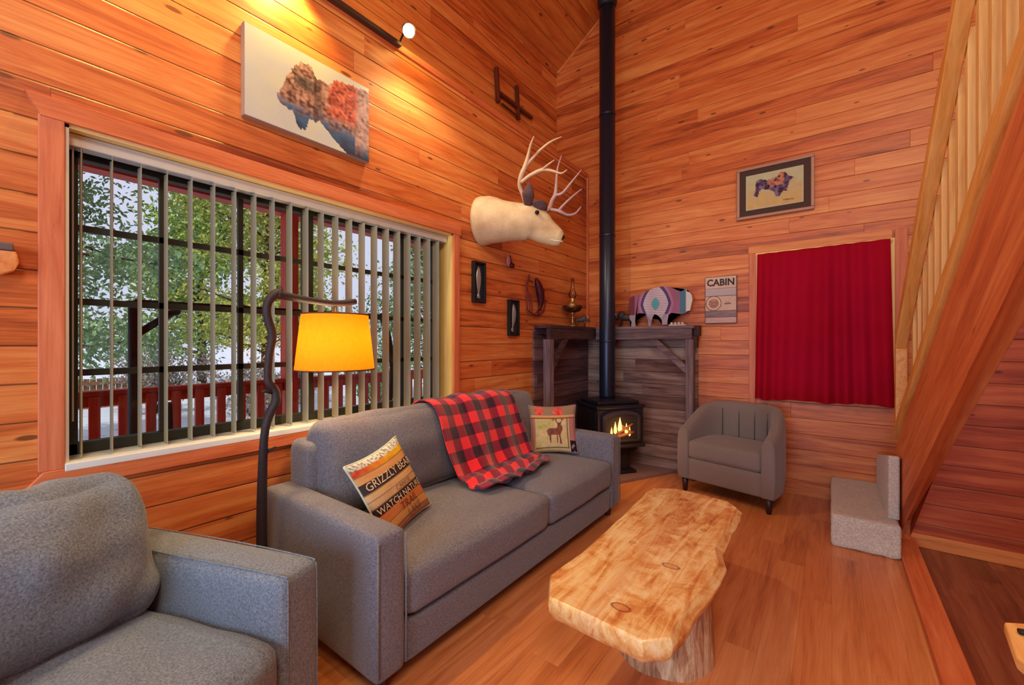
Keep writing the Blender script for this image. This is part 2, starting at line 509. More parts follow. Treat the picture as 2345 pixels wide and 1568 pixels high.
bm = BM(); box(bm, -2.75, .40, -2.75, YB + .15, -.12, 0)
tag(mk('floor', bm, M['floor']), kind='structure', label='orange-brown oak laminate floor of the living room')
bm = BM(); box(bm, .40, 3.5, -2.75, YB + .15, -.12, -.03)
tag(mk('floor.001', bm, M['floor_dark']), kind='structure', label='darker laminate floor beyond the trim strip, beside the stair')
bm = BM(); box(bm, .33, .43, -2.6, 3.775, -.03, .03)
tag(mk('trim_2', bm, M['trim_y'], bevel=.006), kind='structure', label='raised wooden strip on the floor running from the stair foot')

def hole_wall(bm, a0, a1, z0, z1, h, f):
    """wall from rectangles around a hole; f maps (a,z) rect to a box"""
    (ha0, ha1, hz0, hz1) = h
    for r in ((a0, ha0, z0, z1), (ha1, a1, z0, z1), (ha0, ha1, z0, hz0), (ha0, ha1, hz1, z1)):
        f(*r)
bm = BM()
hole_wall(bm, -2.75, YB, 0, 3.206, (WY0, WY1, WZ0, WZ1), lambda a, b, c, d: box(bm, -2.44, XL, a, b, c, d))
tag(mk('wall_left', bm, M['wall_left']), kind='structure', label='left wall of horizontal pine boards holding the big window')
bm = BM(); box(bm, -2.80, XU, -2.75, YB, 3.206, 4.56)
box(bm, XU, -2.44, -2.75, YB, 3.10, 3.206)
tag(mk('wall_left.001', bm, M['wall_left']), kind='structure', label='set-back upper left wall of pine boards above the ledge')
bm = BM(); box(bm, XL - .05, XL + .014, -2.75, YB, 3.18, 3.225)
tag(mk('trim_1', bm, M['trim_y'], bevel=.004), kind='structure', label='wooden edge trim along the top of the lower left wall')
bm = BM()
hole_wall(bm, -2.80, 3.5, 0, 7.0, (-.53, .372, .86, 2.105), lambda a, b, c, d: box(bm, a, b, YB, YB + .15, c, d))
tag(mk('wall_back', bm, M['wall_back']), kind='structure', label='tall back wall of horizontal pine boards')
bm = BM(); box(bm, 3.4, 3.55, -2.75, YB, -.03, 7.0)
tag(mk('wall_right', bm, M['wall_back']), kind='structure', label='right wall beyond the stair')
bm = BM()
hole_wall(bm, -2.80, 3.5, 0, 7.0, (-1.7, .7, 0.02, 2.15), lambda a, b, c, d: box(bm, a, b, -2.9, -2.75, c, d))
tag(mk('wall_rear', bm, M['wall_back']), kind='structure', label='wall behind the viewpoint with a door opening')
# closet wall below the stair
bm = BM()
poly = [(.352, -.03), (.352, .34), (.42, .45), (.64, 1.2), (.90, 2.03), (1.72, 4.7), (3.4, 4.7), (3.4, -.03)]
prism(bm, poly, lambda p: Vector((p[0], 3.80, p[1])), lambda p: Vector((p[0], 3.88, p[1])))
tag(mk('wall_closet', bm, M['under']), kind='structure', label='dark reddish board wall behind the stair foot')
bm = BM(); box(bm, .36, 3.4, 3.782, 3.80, -.03, .055)
tag(mk('baseboard_closet', bm, M['trim_x'], bevel=.004), kind='structure')
bm = BM()
poly = [(-2.78, 4.42), (.6, 4.518 + .71 * 3.24), (3.5, 4.9), (3.5, 5.1), (.6, 7.0), (-2.78, 4.60)]
prism(bm, poly, lambda p: Vector((p[0], -2.75, p[1])), lambda p: Vector((p[0], YB, p[1])))
tag(mk('ceiling', bm, M['ceiling']), kind='structure', label='sloping board ceiling')
bm = BM(); beam(bm, (-2.62, YB - .012, 4.525), (.55, YB - .012, 4.525 + .71 * 3.17), .024, .04)
tag(mk('trim_3', bm, M['trim_x']), kind='structure', label='narrow sloping trim where ceiling meets back wall')
bm = BM(); box(bm, XL - .03, XL + .022, YB - .022, YB - .001, 1.46, 3.18)
tag(mk('trim_4', bm, M['trim_z'], bevel=.003), kind='structure', label='pale vertical corner trim beside the stove pipe')

# ---------------- window_1 : left window
w1 = thing('window_1', 'wide dark-framed sliding window with grid bars in the left wall', 'window', (FX, (WY0 + WY1) / 2, WZ0), kind='structure')
del w1['category']
bm = BM()
poly = [(.140, 2.172), (.176, 2.106), (.176, 2.10), (2.285, 2.10), (2.285, 2.172)]
prism(bm, poly, lambda p: Vector((XL, p[0], p[1])), lambda p: Vector((XL + .02, p[0], p[1])))
mk('casing_head', bm, M['trim_y'], w1, bevel=.003)
bm = BM(); box(bm, XL, XL + .016, .172, WY0, .842, 2.106)
mk('casing_side', bm, M['trim_z'], w1, bevel=.003)
bm = BM(); box(bm, XL, XL + .016, WY1, 2.275, .842, 2.104)
mk('casing_side', bm, M['trim_z'], w1, bevel=.003)
bm = BM()
poly = [(.185, .842), (.13, .775), (2.30, .775), (2.275, .842)]
prism(bm, poly, lambda p: Vector((XL, p[0], p[1])), lambda p: Vector((XL + .02, p[0], p[1])))
mk('apron', bm, M['trim_y'], w1, bevel=.003)
bm = BM(); box(bm, -2.445, XL + .022, WY0, WY1, .832, WZ0 + .006)
mk('window_sill', bm, M['white'], w1, bevel=.003)
bm = BM(); box(bm, -2.44, XL + .002, WY0, WY1, WZ1 - .012, WZ1 + .002)
mk('reveal_head', bm, M['pale_y'], w1)
bm = BM(); box(bm, -2.44, XL + .002, WY1 - .012, WY1 + .002, WZ0, WZ1)
mk('reveal_side', bm, M['pale_z'], w1)
bm = BM(); box(bm, -2.44, XL + .002, WY0 - .002, WY0 + .012, WZ0, WZ1)
mk('reveal_side', bm, M['white'], w1, label='white painted reveal')
bm = BM()
y0, y1, z0, z1 = WY0 + .012, WY1 - .014, WZ0, WZ1 - .014
for r in ((y0, y1, z0, z0 + .05), (y0, y1, z1 - .06, z1), (y0, y0 + .04, z0, z1), (y1 - .04, y1, z0, z1)):
    box(bm, FX - .03, FX + .02, *r)
mk('window_frame', bm, M['frame'], w1, bevel=.003)
bm = BM(); box(bm, FX - .028, FX + .018, 1.185, 1.235, z0 + .05, z1 - .06)
mk('meeting_stile', bm, M['frame'], w1)
bm = BM()
for zz in (1.18, 1.463, 1.755): box(bm, FX - .012, FX + .006, y0 + .04, y1 - .04, zz - .013, zz + .013)
for yy in (.555, .868, 1.56, 1.88): box(bm, FX - .012, FX + .006, yy - .011, yy + .011, z0 + .05, z1 - .06)
mk('grid_bars', bm, M['frame'], w1)
bm = BM(); box(bm, FX - .006, FX - .003, y0 + .03, y1 - .03, z0 + .04, z1 - .05)
mk('pane', bm, M['glass'], w1)

# vertical blind
vb = thing('vertical_blind', 'vertical blind of pale slats turned open across the left window', 'blind', (-2.29, 1.2, WZ1 - .03))
bm = BM(); box(bm, -2.325, -2.27, WY0 + .012, WY1 - .02, WZ1 - .062, WZ1 - .014)
mk('headrail', bm, M['alu'], vb, bevel=.004)
bm = BM()
prof = [(-.038, 0), (-.019, .0040), (0, .0055), (.019, .0040), (.038, 0)]
va = [bm.verts.new((p[0], p[1], 0)) for p in prof] + [bm.verts.new((p[0], p[1] - .0018, 0)) for p in prof[::-1]]
vb_ = [bm.verts.new((v.co.x, v.co.y, 1.165)) for v in va]
for i in range(len(va)): bm.faces.new((va[i], va[(i + 1) % 10], vb_[(i + 1) % 10], vb_[i]))
bm.faces.new(va[::-1]); bm.faces.new(vb_)
vane0 = mk('slat', bm, M['vane'], vb, local=True, smooth=False)
first = True
for k in range(22):
    o = vane0 if first else vane0.copy()
    if not first: COL.objects.link(o)
    first = False
    o.parent = vb
    ang = -.06 + random.uniform(-.03, .03)
    o.location = (-.003, .287 + .0866 * k - 1.2, .866 - (WZ1 - .03))
    o.rotation_euler = (0, 0, ang)
bm = BM(); tube(bm, [(-2.30, WY0 + .03, WZ1 - .06), (-2.30, WY0 + .03, 1.0)], .003, 6)
mk('pull_cord', bm, M['white'], vb)

# ---------------- window_2 : back window behind the red curtain
w2 = thing('window_2', 'small casement window behind the red curtain', 'window', (-.08, YB, .86), kind='structure')
del w2['category']
bm = BM(); box(bm, -.605, .372, YB - .016, YB, 2.105, 2.17)
mk('casing_head', bm, M['trim_x'], w2, bevel=.003)
bm = BM(); box(bm, -.600, -.545, YB - .016, YB, .70, 2.105)
mk('casing_side', bm, M['trim_z'], w2, bevel=.003)
bm = BM(); box(bm, .385, .46, YB - .016, YB, .70, 2.17)
mk('casing_side', bm, M['trim_z'], w2, bevel=.003)
bm = BM()
for r in ((-.545, -.515, .86, 2.105), (.345, .385, .86, 2.105), (-.515, .345, 2.075, 2.105), (-.515, .345, .84, .88)):
    box(bm, r[0], r[1], YB - .012, YB + .10, r[2], r[3])
mk('window_frame', bm, M['pale_z'], w2)
bm = BM(); box(bm, -.515, .345, YB + .07, YB + .09, 1.40, 1.44); box(bm, -.10, -.07, YB + .07, YB + .09, .88, 2.075)
mk('grid_bars', bm, M['white'], w2)
bm = BM(); box(bm, -.515, .345, YB + .078, YB + .082, .88, 2.075)
mk('pane', bm, M['glass'], w2)

# red curtain (translucent cloth)
m = bpy.data.materials.new('red_curtain_cloth'); m.use_nodes = True; t = m.node_tree; n = N(t); b = t.nodes['Principled BSDF']
tc = n.new('ShaderNodeTexCoord').outputs['Object']
n.link(n.mix(n.noise(tc, 3, 3), srgb(150, 4, 26), srgb(184, 10, 36)), b.inputs['Base Color'])
b.inputs['Roughness'].default_value = .85; b.inputs['Specular IOR Level'].default_value = .15
trl = n.new('ShaderNodeBsdfTranslucent'); trl.inputs[0].default_value = (*srgb(196, 6, 70), 1)
mxs = n.new('ShaderNodeMixShader'); mxs.inputs[0].default_value = .22
n.link(b.outputs[0], mxs.inputs[1]); n.link(trl.outputs[0], mxs.inputs[2]); n.link(mxs.outputs[0], t.nodes['Material Output'].inputs[0])
M['curtain'] = m
cu = thing('curtain', 'plain deep red curtain hanging over the window in the back wall', 'curtain', (-.09, YB - .05, 2.08))
bm = BM()
nu, nv = 110, 24
grid = []
for i in range(nu + 1):
    row = []
    for j in range(nv + 1):
        u = i / nu; v = j / nv
        x = -.528 + u * .885 + (u - .45) * .045 * v
        amp = .009 + .018 * v
        ph = u * 2 * PI * 7 + 1.2 * math.sin(u * 9) + .8 * v * math.sin(u * 5)
        y = YB - .062 + amp * math.sin(ph) + .01 * v * math.sin(u * 31 + 1)
        z = 2.083 - v * (1.283 + .006 * math.sin(u * 14)) + .01 * u
        row.append(bm.verts.new((x, y, z)))
    grid.append(row)
for i in range(nu):
    for j in range(nv):
        bm.faces.new((grid[i][j], grid[i + 1][j], grid[i + 1][j + 1], grid[i][j + 1]))
mk('cloth', bm, M['curtain'], cu, smooth=True)
bm = BM(); tube(bm, [(-.54, YB - .045, 2.075), (.375, YB - .045, 2.085)], .008, 8)
mk('rod', bm, M['pale_y'], cu)

# ================================================================== STAIR
p0 = Vector((.335, 3.78, 0)); a = R(92)
dS = Vector((-math.cos(a), -math.sin(a), 0)); dW = Vector((math.sin(a), -math.cos(a), 0))
def SP(s, w, z): return p0 + dS * s + dW * w + Vector((0, 0, z))
ST = .068
st = thing('staircase', 'pine stair with thick diagonal stringer and slatted railing at the right', 'staircase', SP(0, 0, 0))
bm = BM()
poly = [(0, -.0), (0, .596), (3.5, .596 + .684 * 3.5), (3.5, .107 + .687 * 3.5), (.07, .155), (.07, 0)]
prism(bm, poly, lambda p: SP(p[0], 0, p[1]), lambda p: SP(p[0], ST, p[1]))
mk('stringer', bm, M['timber'], st, bevel=.008)
bm = BM()
s1 = 3.5
poly = [(-.02, .655), (-.02, .735), (s1, .735 + .69 * s1), (s1, .645 + .69 * s1)]
prism(bm, poly, lambda p: SP(p[0], -.004, p[1]), lambda p: SP(p[0], .058, p[1]))
mk('bottom_rail', bm, M['rail_s'], st, bevel=.005)
bm = BM()
poly = [(.0, 1.255), (.0, 1.357), (s1, 1.357 + .965 * s1), (s1, 1.255 + .965 * s1)]
prism(bm, poly, lambda p: SP(p[0], 0, p[1]), lambda p: SP(p[0], .058, p[1]))
mk('handrail', bm, M['rail_s'], st, bevel=.006)
bm = BM(); box(bm, -.02, .03, 0, .058, .70, 1.26, frame3(SP(0, 0, 0), dS, dW))
mk('newel_post', bm, M['rail'], st, bevel=.005)
s = .15
while s < 2.6:
    bm = BM()
    prism(bm, [(s, .66 + .69 * s), (s + .042, .66 + .69 * (s + .042)), (s + .042, 1.33 + .965 * (s + .042)), (s, 1.33 + .965 * s)],
          lambda p: SP(p[0], .060, p[1]), lambda p: SP(p[0], .100, p[1]))
    mk('baluster', bm, M['baluster'], st, bevel=.003)
    s += .138
# carpeted landing steps
ls = thing('carpeted_steps', 'two beige carpeted steps in the corner at the foot of the stair', 'steps', (.15, 3.9, 0))
bm = BM(); softbox(bm, -.005, .33, 3.385, YB - .004, 0, .205, r=.02, n=12, wr=.004, ws=30)
mk('step', bm, M['carpet'], ls, smooth=True)
bm = BM(); prism(bm, [(3.50, .203), (4.362, .203), (4.362, .425), (3.50, .60)], lambda p: Vector((.278, p[0], p[1])), lambda p: Vector((.334, p[0], p[1])))
mk('carpeted_riser', bm, M['carpet'], ls, bevel=.012)

# ================================================================== SOFA
sf = thing('sofa', 'long grey tweed sofa under the window with plaid throw on its back', 'sofa', (-1.74, 2.0, 0))
SX0, SX1, SY0, SY1, SH = -2.20, -1.28, .895, 3.04, .605
def arm(y0, y1):
    bm = BM(); softbox(bm, SX0 + .01, SX1, y0, y1, .07, SH, r=.028, puff=(.004, .006, .008), n=12)
    o = mk('armrest', bm, M['sofa'], sf, smooth=True)
    bm = BM()
    for yy in (y0 + .006, y1 - .006):
        tube(bm, [(SX1 + .002, yy, .10), (SX1 + .002, yy, SH - .02)], .004, 6)
    mk('piping', bm, M['sofa'], o, smooth=True)
arm(SY0, SY0 + .135); arm(SY1 - .135, SY1)
bm = BM(); softbox(bm, SX0, -1.995, SY0 + .12, SY1 - .12, .10, .815, r=.045, n=12)
mk('back_frame', bm, M['sofa'], sf, smooth=True)
bm = BM(); softbox(bm, SX0 + .12, SX1 - .012, SY0 + .13, SY1 - .13, .07, .232, r=.02, n=10)
mk('base', bm, M['sofa'], sf, smooth=True)
ym = 2.05
for (a0, a1) in ((SY0 + .137, ym), (ym, SY1 - .137)):
    bm = BM(); softbox(bm, -2.02, SX1 + .004, a0 + .001, a1 - .001, .240, .43, r=.045, puff=(.012, 0, .028), n=14, wr=.004)
    mk('seat_cushion', bm, M['sofa'], sf, smooth=True)
for k, (a0, a1) in enumerate(((SY0 + .165, 2.0), (2.005, SY1 - .155))):
    bm = BM()
    T = Matrix.Translation((-2.03, (a0 + a1) / 2, .42)) @ Matrix.Rotation(R(-13), 4, 'Y')
    w = (a1 - a0) / 2
    softbox(bm, -.02, .17, -w, w, 0, .48, r=.075, puff=(.05, .0, .012), n=20, M=T, wr=.012, ws=9)
    mk('back_cushion', bm, M['sofa'], sf, smooth=True)
for (xx, yy) in ((SX1 - .07, SY0 + .07), (SX1 - .07, SY1 - .07), (SX0 + .08, SY0 + .07), (SX0 + .08, SY1 - .07)):
    bm = BM(); lathe(bm, [(.022, 0), (.034, .075)], (xx, yy, 0), 4)
    mk('foot', bm, M['darkwood'], sf)

# ---------------- plaid throw
bm = BM()
uvl = bm.loops.layers.uv.new('UVMap')
pathz = [(-2.225, .62), (-2.222, .80), (-2.17, .868), (-2.10, .915), (-2.02, .925), (-1.945, .905), (-1.895, .84), (-1.855, .74), (-1.815, .63), (-1.78, .55), (-1.74, .492), (-1.68, .478), (-1.60, .478), (-1.545, .474)]
pth = smoothpath([(p[0], 0, p[1]) for p in pathz], sub=6)
cl = [0]
for i in range(1, len(pth)): cl.append(cl[-1] + (pth[i] - pth[i - 1]).length)
L = cl[-1]; nu = 70
rows = []
for i, p in enumerate(pth):
    row = []
    f = cl[i] / L
    ya = 1.76 + .0 * f + .015 * math.sin(f * 9); yb_ = 2.62 - .10 * f + .02 * math.sin(f * 7 + 1)
    for j in range(nu + 1):
        u = j / nu
        y = ya + (yb_ - ya) * u
        q = Vector((p.x, y, p.z))
        tn = (pth[min(i + 1, len(pth) - 1)] - pth[max(i - 1, 0)]).normalized()
        nrm = Vector((-tn.z, 0, tn.x)); nrm = -nrm if nrm.x < 0 and f > .3 else nrm
        if nrm.z < 0 and f < .6: nrm = -nrm
        wv = .012 * math.sin(u * 17 + f * 3) * (.2 + f) + .018 * noise.noise(Vector((u * 5, f * 5, 1)))
        if f > .84: wv = abs(wv) * .8 + .004
        if 1.95 < y < 2.07: wv -= .012 * (1 - abs(y - 2.0) / .07) if f < .75 else 0
        q += nrm * (wv + .006)
        if f > .9: q.x += .06 * math.sin(u * 3.1 + .3) - .02 + .012 * math.sin(u * 23)
        edge = min(u, 1 - u)
        row.append((bm.verts.new(q), u * .86, cl[i]))
    rows.append(row)
for i in range(len(rows) - 1):
    for j in range(nu):
        c4 = (rows[i][j], rows[i][j + 1], rows[i + 1][j + 1], rows[i + 1][j])
        fc = bm.faces.new([c[0] for c in c4])
        for lp, c in zip(fc.loops, c4): lp[uvl].uv = (c[1], c[2])
m, t, b = nt('buffalo_plaid'); n = N(t)
uv = n.sep(n.new('ShaderNodeUVMap').outputs[0])
P_ = .148
def sq(x):
    f = n.math('FRACT', n.math('DIVIDE', x, P_))
    return n.math('GREATER_THAN', f, .5)
A_, B_ = sq(uv[0]), sq(uv[1])
sm = n.math('MULTIPLY', n.math('ADD', A_, B_), .5)
nz = n.noise(n.new('ShaderNodeTexCoord').outputs['Object'], 160, 3)
c = n.ramp(sm, [(0, srgb(255, 44, 48)), (.3, srgb(142, 16, 44)), (.8, srgb(26, 6, 28))], 'CONSTANT')
c = n.mix(n.math('MULTIPLY', nz, .3), c, srgb(120, 30, 50))
n.link(c, b.inputs['Base Color']); b.inputs['Roughness'].default_value = .95; b.inputs['Sheen Weight'].default_value = .4
b.inputs['Specular IOR Level'].default_value = .1
n.link(n.bump(nz, .6, .004), b.inputs['Normal'])
th = mk('plaid_throw', bm, m, smooth=True)
sd = th.modifiers.new('s', 'SOLIDIFY'); sd.thickness = .008; sd.offset = 1
tag(th, 'red and black buffalo plaid throw draped over the sofa back and seat', 'blanket')

# ---------------- colour-painted surfaces
def inpoly(x, y, P):
    c = False; n_ = len(P); j = n_ - 1
    for i in range(n_):
        if (P[i][1] > y) != (P[j][1] > y) and x < (P[j][0] - P[i][0]) * (y - P[i][1]) / (P[j][1] - P[i][1]) + P[i][0]: c = not c
        j = i
    return c
def nz2(x, y, s=1, k=0): return noise.noise(Vector((x * s, y * s, k)))
def lerp(a_, b_, t_): t_ = max(0, min(1, t_)); return tuple(x + (y - x) * t_ for x, y in zip(a_, b_))

def paint_mesh(name, pos, nu, nv, colf, mat, parent, smooth=True, label=None, back=None):
    """grid mesh; pos(u,v)->world Vector, colf(u,v)->rgb; u right, v down in 0..1"""
    verts = []; cols = []; faces = []
    for j in range(nv + 1):
        for i in range(nu + 1):
            verts.append(pos(i / nu, j / nv)); cols.append((*colf(i / nu, j / nv), 1.0))
    for j in range(nv):
        for i in range(nu):
            a_ = j * (nu + 1) + i
            faces.append((a_, a_ + nu + 1, a_ + nu + 2, a_ + 1))
    if parent is not None:
        Wi = WM[parent.name].inverted(); verts = [Wi @ v for v in verts]
    me = bpy.data.meshes.new(name); me.from_pydata(verts, [], faces)
    at = me.color_attributes.new('Col', 'FLOAT_COLOR', 'POINT')
    at.data.foreach_set('color', [x for c in cols for x in c])
    if smooth: me.polygons.foreach_set('use_smooth', [True] * len(me.polygons))
    me.materials.append(mat)
    o = bpy.data.objects.new(name, me); COL.objects.link(o)
    if parent is not None: o.parent = parent; WM[o.name] = WM[parent.name]
    if label: o['label'] = label
    return o

def text_bm(s, size, depth=.002, align='CENTER', bold=.0, shear=0):
    cu_ = bpy.data.curves.new('t', 'FONT'); cu_.body = s; cu_.size = size; cu_.extrude = depth; cu_.align_x = align; cu_.align_y = 'CENTER'
    cu_.offset = bold; cu_.resolution_u = 2; cu_.shear = shear
    o = bpy.data.objects.new('t', cu_); COL.objects.link(o)
    bpy.context.view_layer.update()
    me = bpy.data.meshes.new_from_object(o.evaluated_get(bpy.context.evaluated_depsgraph_get()))
    bm = BM(); bm.from_mesh(me)
    bpy.data.objects.remove(o); bpy.data.curves.remove(cu_); bpy.data.meshes.remove(me)
    return bm

# pillow body: front (z+) and back
def pillow(root, Mx, half, thick, colf, backmat, frontname='printed_front', nu=80):
    def hgt(u, v):
        a_ = 2 * u - 1; b_ = 2 * v - 1
        return thick * (max(0, (1 - a_ ** 2) * (1 - b_ ** 2)) ** .38) + .004 * nz2(u, v, 5, 2) * (1 - a_ * a_) * (1 - b_ * b_)
    def xy(u, v):
        a_ = 2 * u - 1; b_ = 2 * v - 1
        return half * a_ * (1 - .09 * (1 - b_ * b_)), -half * b_ * (1 - .09 * (1 - a_ * a_))
    def front(u, v):
        x, y = xy(u, v); return Mx @ Vector((x, y, hgt(u, v)))
    def bk(u, v):
        x, y = xy(1 - u, v); return Mx @ Vector((x, y, -hgt(1 - u, v) * .8))
    paint_mesh(frontname, front, nu, nu, colf, M['paint_cloth'], root)
    bm = BM()
    g = [[bm.verts.new(bk(i / 24, j / 24)) for i in range(25)] for j in range(25)]
    for j in range(24):
        for i in range(24): bm.faces.new((g[j][i], g[j + 1][i], g[j + 1][i + 1], g[j][i + 1]))
    mk('back_panel', bm, backmat, root, smooth=True)
    bm = BM()
    loop = [(i / 20, 0) for i in range(20)] + [(1, i / 20) for i in range(20)] + [(1 - i / 20, 1) for i in range(20)] + [(0, 1 - i / 20) for i in range(21)]
    tube(bm, [Mx @ Vector((*xy(u, v), 0)) for u, v in loop], .005, 6)
    mk('edge_piping', bm, backmat, root, smooth=True)
    return xy, hgt

# lettered pillow
bands = [(0, .07, srgb(214, 208, 190)), (.07, .17, srgb(236, 132, 50)), (.17, .27, srgb(226, 170, 110)), (.27, .40, srgb(72, 58, 60)), (.40, .49, srgb(226, 186, 132)), (.49, .58, srgb(216, 176, 132)), (.58, .68, srgb(66, 46, 48)), (.68, .80, srgb(214, 132, 78)), (.80, .91, srgb(222, 168, 104)), (.91, 1.01, srgb(186, 132, 104))]
def col_l(u, v):
    for (b0, b1, c) in bands:
        if b0 <= v < b1: break
    if .06 <= v < .17: c = lerp(srgb(206, 70, 60), srgb(240, 200, 40), u * 1.1 + .25 * nz2(u, v, 14))
    if v < .09: c = srgb(222, 222, 212) if nz2(u, v, 40, 3) > -.1 else srgb(120, 120, 110)
    f = .5 + .5 * nz2(u * 3, v * 30, 1.3, 5)
    c = lerp(c, tuple(x * .55 for x in c), f * .45)
    if min(abs(v - b[0]) for b in bands) < .007 and v > .1: c = tuple(x * .45 for x in c)
    return c
pl = thing('throw_pillow', 'square printed pillow with rustic lettered boards, leaning against the near sofa arm', 'pillow', (-1.66, 1.2, .45), group='throw pillows on the sofa')
Mx = frame3((-1.660, 1.240, .616), (-.32, .92, .13), (-.44, -.10, .88))
xyf, hf = pillow(pl, Mx, .195, .050, col_l, fabric('pillow_back_pale', srgb(190, 200, 176), srgb(220, 226, 206), scale=200))
def pillow_text(s, size, u0, v0, mat, name):
    bm = text_bm(s, size, .0)
    bmesh.ops.subdivide_edges(bm, edges=[e for e in bm.edges if e.calc_length() > .03], cuts=2)
    for v in bm.verts:
        x = v.co.x + (u0 - .5) * .39; y = v.co.y + (.5 - v0) * .39
        u = x / .39 + .5; w = .5 - y / .39
        v.co = Mx @ Vector((x, y, hf(u, w) + .0022))
    mk(name, bm, mat, pl)
pillow_text('GRIZZLY BEAR', .052, .5, .335, M['cream'], 'lettering')
pillow_text('CANOE', .034, .58, .53, plain('brown_lettering', srgb(150, 104, 84)), 'lettering')
pillow_text('WATCH NATURE', .042, .48, .632, M['cream'], 'lettering')
pillow_text('TRAIL', .052, .55, .745, plain('rust_lettering', srgb(128, 62, 38)), 'lettering')
pillow_text('LAKE', .046, .6, .86, plain('tan_lettering', srgb(140, 90, 60)), 'lettering')

# deer pillow
deer = [(.34, .54), (.40, .50), (.56, .50), (.60, .44), (.60, .39), (.58, .36), (.70, .37), (.67, .41), (.71, .46), (.70, .55), (.66, .62), (.665, .80), (.685, .84), (.64, .84), (.62, .64), (.60, .64), (.60, .82), (.57, .82), (.57, .65), (.45, .645), (.44, .70), (.45, .82), (.42, .82), (.40, .68), (.36, .62)]
ant = [((.60, .39), (.52, .27)), ((.56, .33), (.60, .25)), ((.66, .38), (.74, .27)), ((.70, .32), (.68, .24)), ((.52, .27), (.49, .32))]
def segd(px, py, A, B):
    ax, ay = A; bx, by = B; dx, dy = bx - ax, by - ay
    t_ = max(0, min(1, ((px - ax) * dx + (py - ay) * dy) / (dx * dx + dy * dy)))
    return math.hypot(px - ax - t_ * dx, py - ay - t_ * dy)
def col_d(u, v):
    f = nz2(u, v, 12, 4)
    c = lerp(srgb(196, 176, 120), srgb(214, 186, 140), .5 + f)
    if v < .21:
        c = srgb(150, 124, 98)
        if math.hypot(u - .2, v - .11) < .10 + .03 * f or math.hypot(u - .62, v - .12) < .11 + .03 * f: c = lerp(srgb(206, 52, 52), srgb(230, 110, 96), .5 + f)
    elif v < .26: c = srgb(214, 158, 108)
    elif v < .28: c = srgb(130, 76, 52)
    elif u > .86 or u < .10: c = srgb(176, 118, 110)
    if .83 > u > .12 and .28 < v < .93:
        if v < .52 and u < .52: c = lerp(c, srgb(160, 160, 70), .4 + f)
        if abs(v - .92) < .01 or abs(u - .82) < .008: c = srgb(110, 90, 70)
        if inpoly(u, v, deer): c = lerp(srgb(116, 62, 52), srgb(140, 84, 70), .5 + f)
        for A, B in ant:
            if segd(u, v, A, B) < .009: c = srgb(104, 76, 54)
    if v > .76 and u > .86: c = srgb(46, 28, 40) if f > -.1 else srgb(150, 130, 120)
    return c
pd = thing('throw_pillow', 'small square pillow printed with a standing deer, beside the far sofa arm', 'pillow', (-1.78, 2.8, .45), group='throw pillows on the sofa')
Md = frame3((-1.735, 2.815, .625), (.80, .60, .02), (-.18, .22, .95))
pillow(pd, Md, .185, .045, col_d, fabric('pillow_back_rose', srgb(150, 110, 110), srgb(180, 140, 136), scale=200))

# ================================================================== GREY ARMCHAIR (foreground left)
O = Vector((-1.337, .723, 0)); ang = R(20.3)
ac = thing('armchair', 'wide grey-blue tweed armchair with a loose back cushion, nearest the viewer', 'armchair', (O.x, O.y, 0), ang)
# local frame: x forward (seat front at 0), y = -s  (far arm outer face at y=0, near arm at y=-.98)
def aarm(y0, y1):
    bm = BM(); softbox(bm, -.88, 0, y0, y1, .07, .60, r=.03, puff=(.004, .006, .010), n=14)
    o = mk('armrest', bm, M['armchair'], ac, smooth=True, local=True)
    bm = BM()
    for yy in (y0 + .006, y1 - .006):
        sg = 1 if yy == y1 - .006 else -1
        tube(bm, smoothpath([(.0, yy - sg * .012, .10), (.001, yy - sg * .014, .54), (-.010, yy - sg * .016, .588), (-.04, yy - sg * .014, .600), (-.40, yy - sg * .006, .604), (-.84, yy - sg * .012, .600)], sub=5), .0025, 6)
    mk('piping', bm, M['armchair'], o, smooth=True, local=True)
aarm(-.155, 0); aarm(-.98, -.825)
bm = BM(); softbox(bm, -.90, -.72, -.84, -.14, .08, .76, r=.045, n=12)
mk('back_frame', bm, M['armchair'], ac, smooth=True, local=True)
bm = BM(); softbox(bm, -.78, -.02, -.83, -.15, .07, .27, r=.02, n=8)
mk('base', bm, M['armchair'], ac, smooth=True, local=True)
bm = BM(); softbox(bm, -.72, .012, -.822, -.158, .27, .44, r=.05, puff=(.015, 0, .03), n=18, wr=.006)
mk('seat_cushion', bm, M['armchair'], ac, smooth=True, local=True)
bm = BM()
T = Matrix.Translation((-.565, -.49, .435)) @ Matrix.Rotation(R(-15), 4, 'Y')
softbox(bm, -.10, .12, -.345, .345, -.01, .44, r=.09, puff=(.07, .0, .025), n=30, M=T, wr=.022, ws=9)
mk('back_cushion', bm, M['armchair'], ac, smooth=True, local=True)
for (xx, yy) in ((-.07, -.08), (-.07, -.90), (-.82, -.08), (-.82, -.90)):
    bm = BM(); lathe(bm, [(.022, 0), (.034, .08)], (xx, yy, 0), 4)
    mk('foot', bm, M['darkwood'], ac, local=True)

# ================================================================== TUB CHAIR
t_c = Vector((-.7075, 3.795, 0)); tang = math.atan2(-.169, .681)
tb = thing('tub_chair', 'small taupe barrel-back tub chair in front of the back wall', 'armchair', t_c, tang)
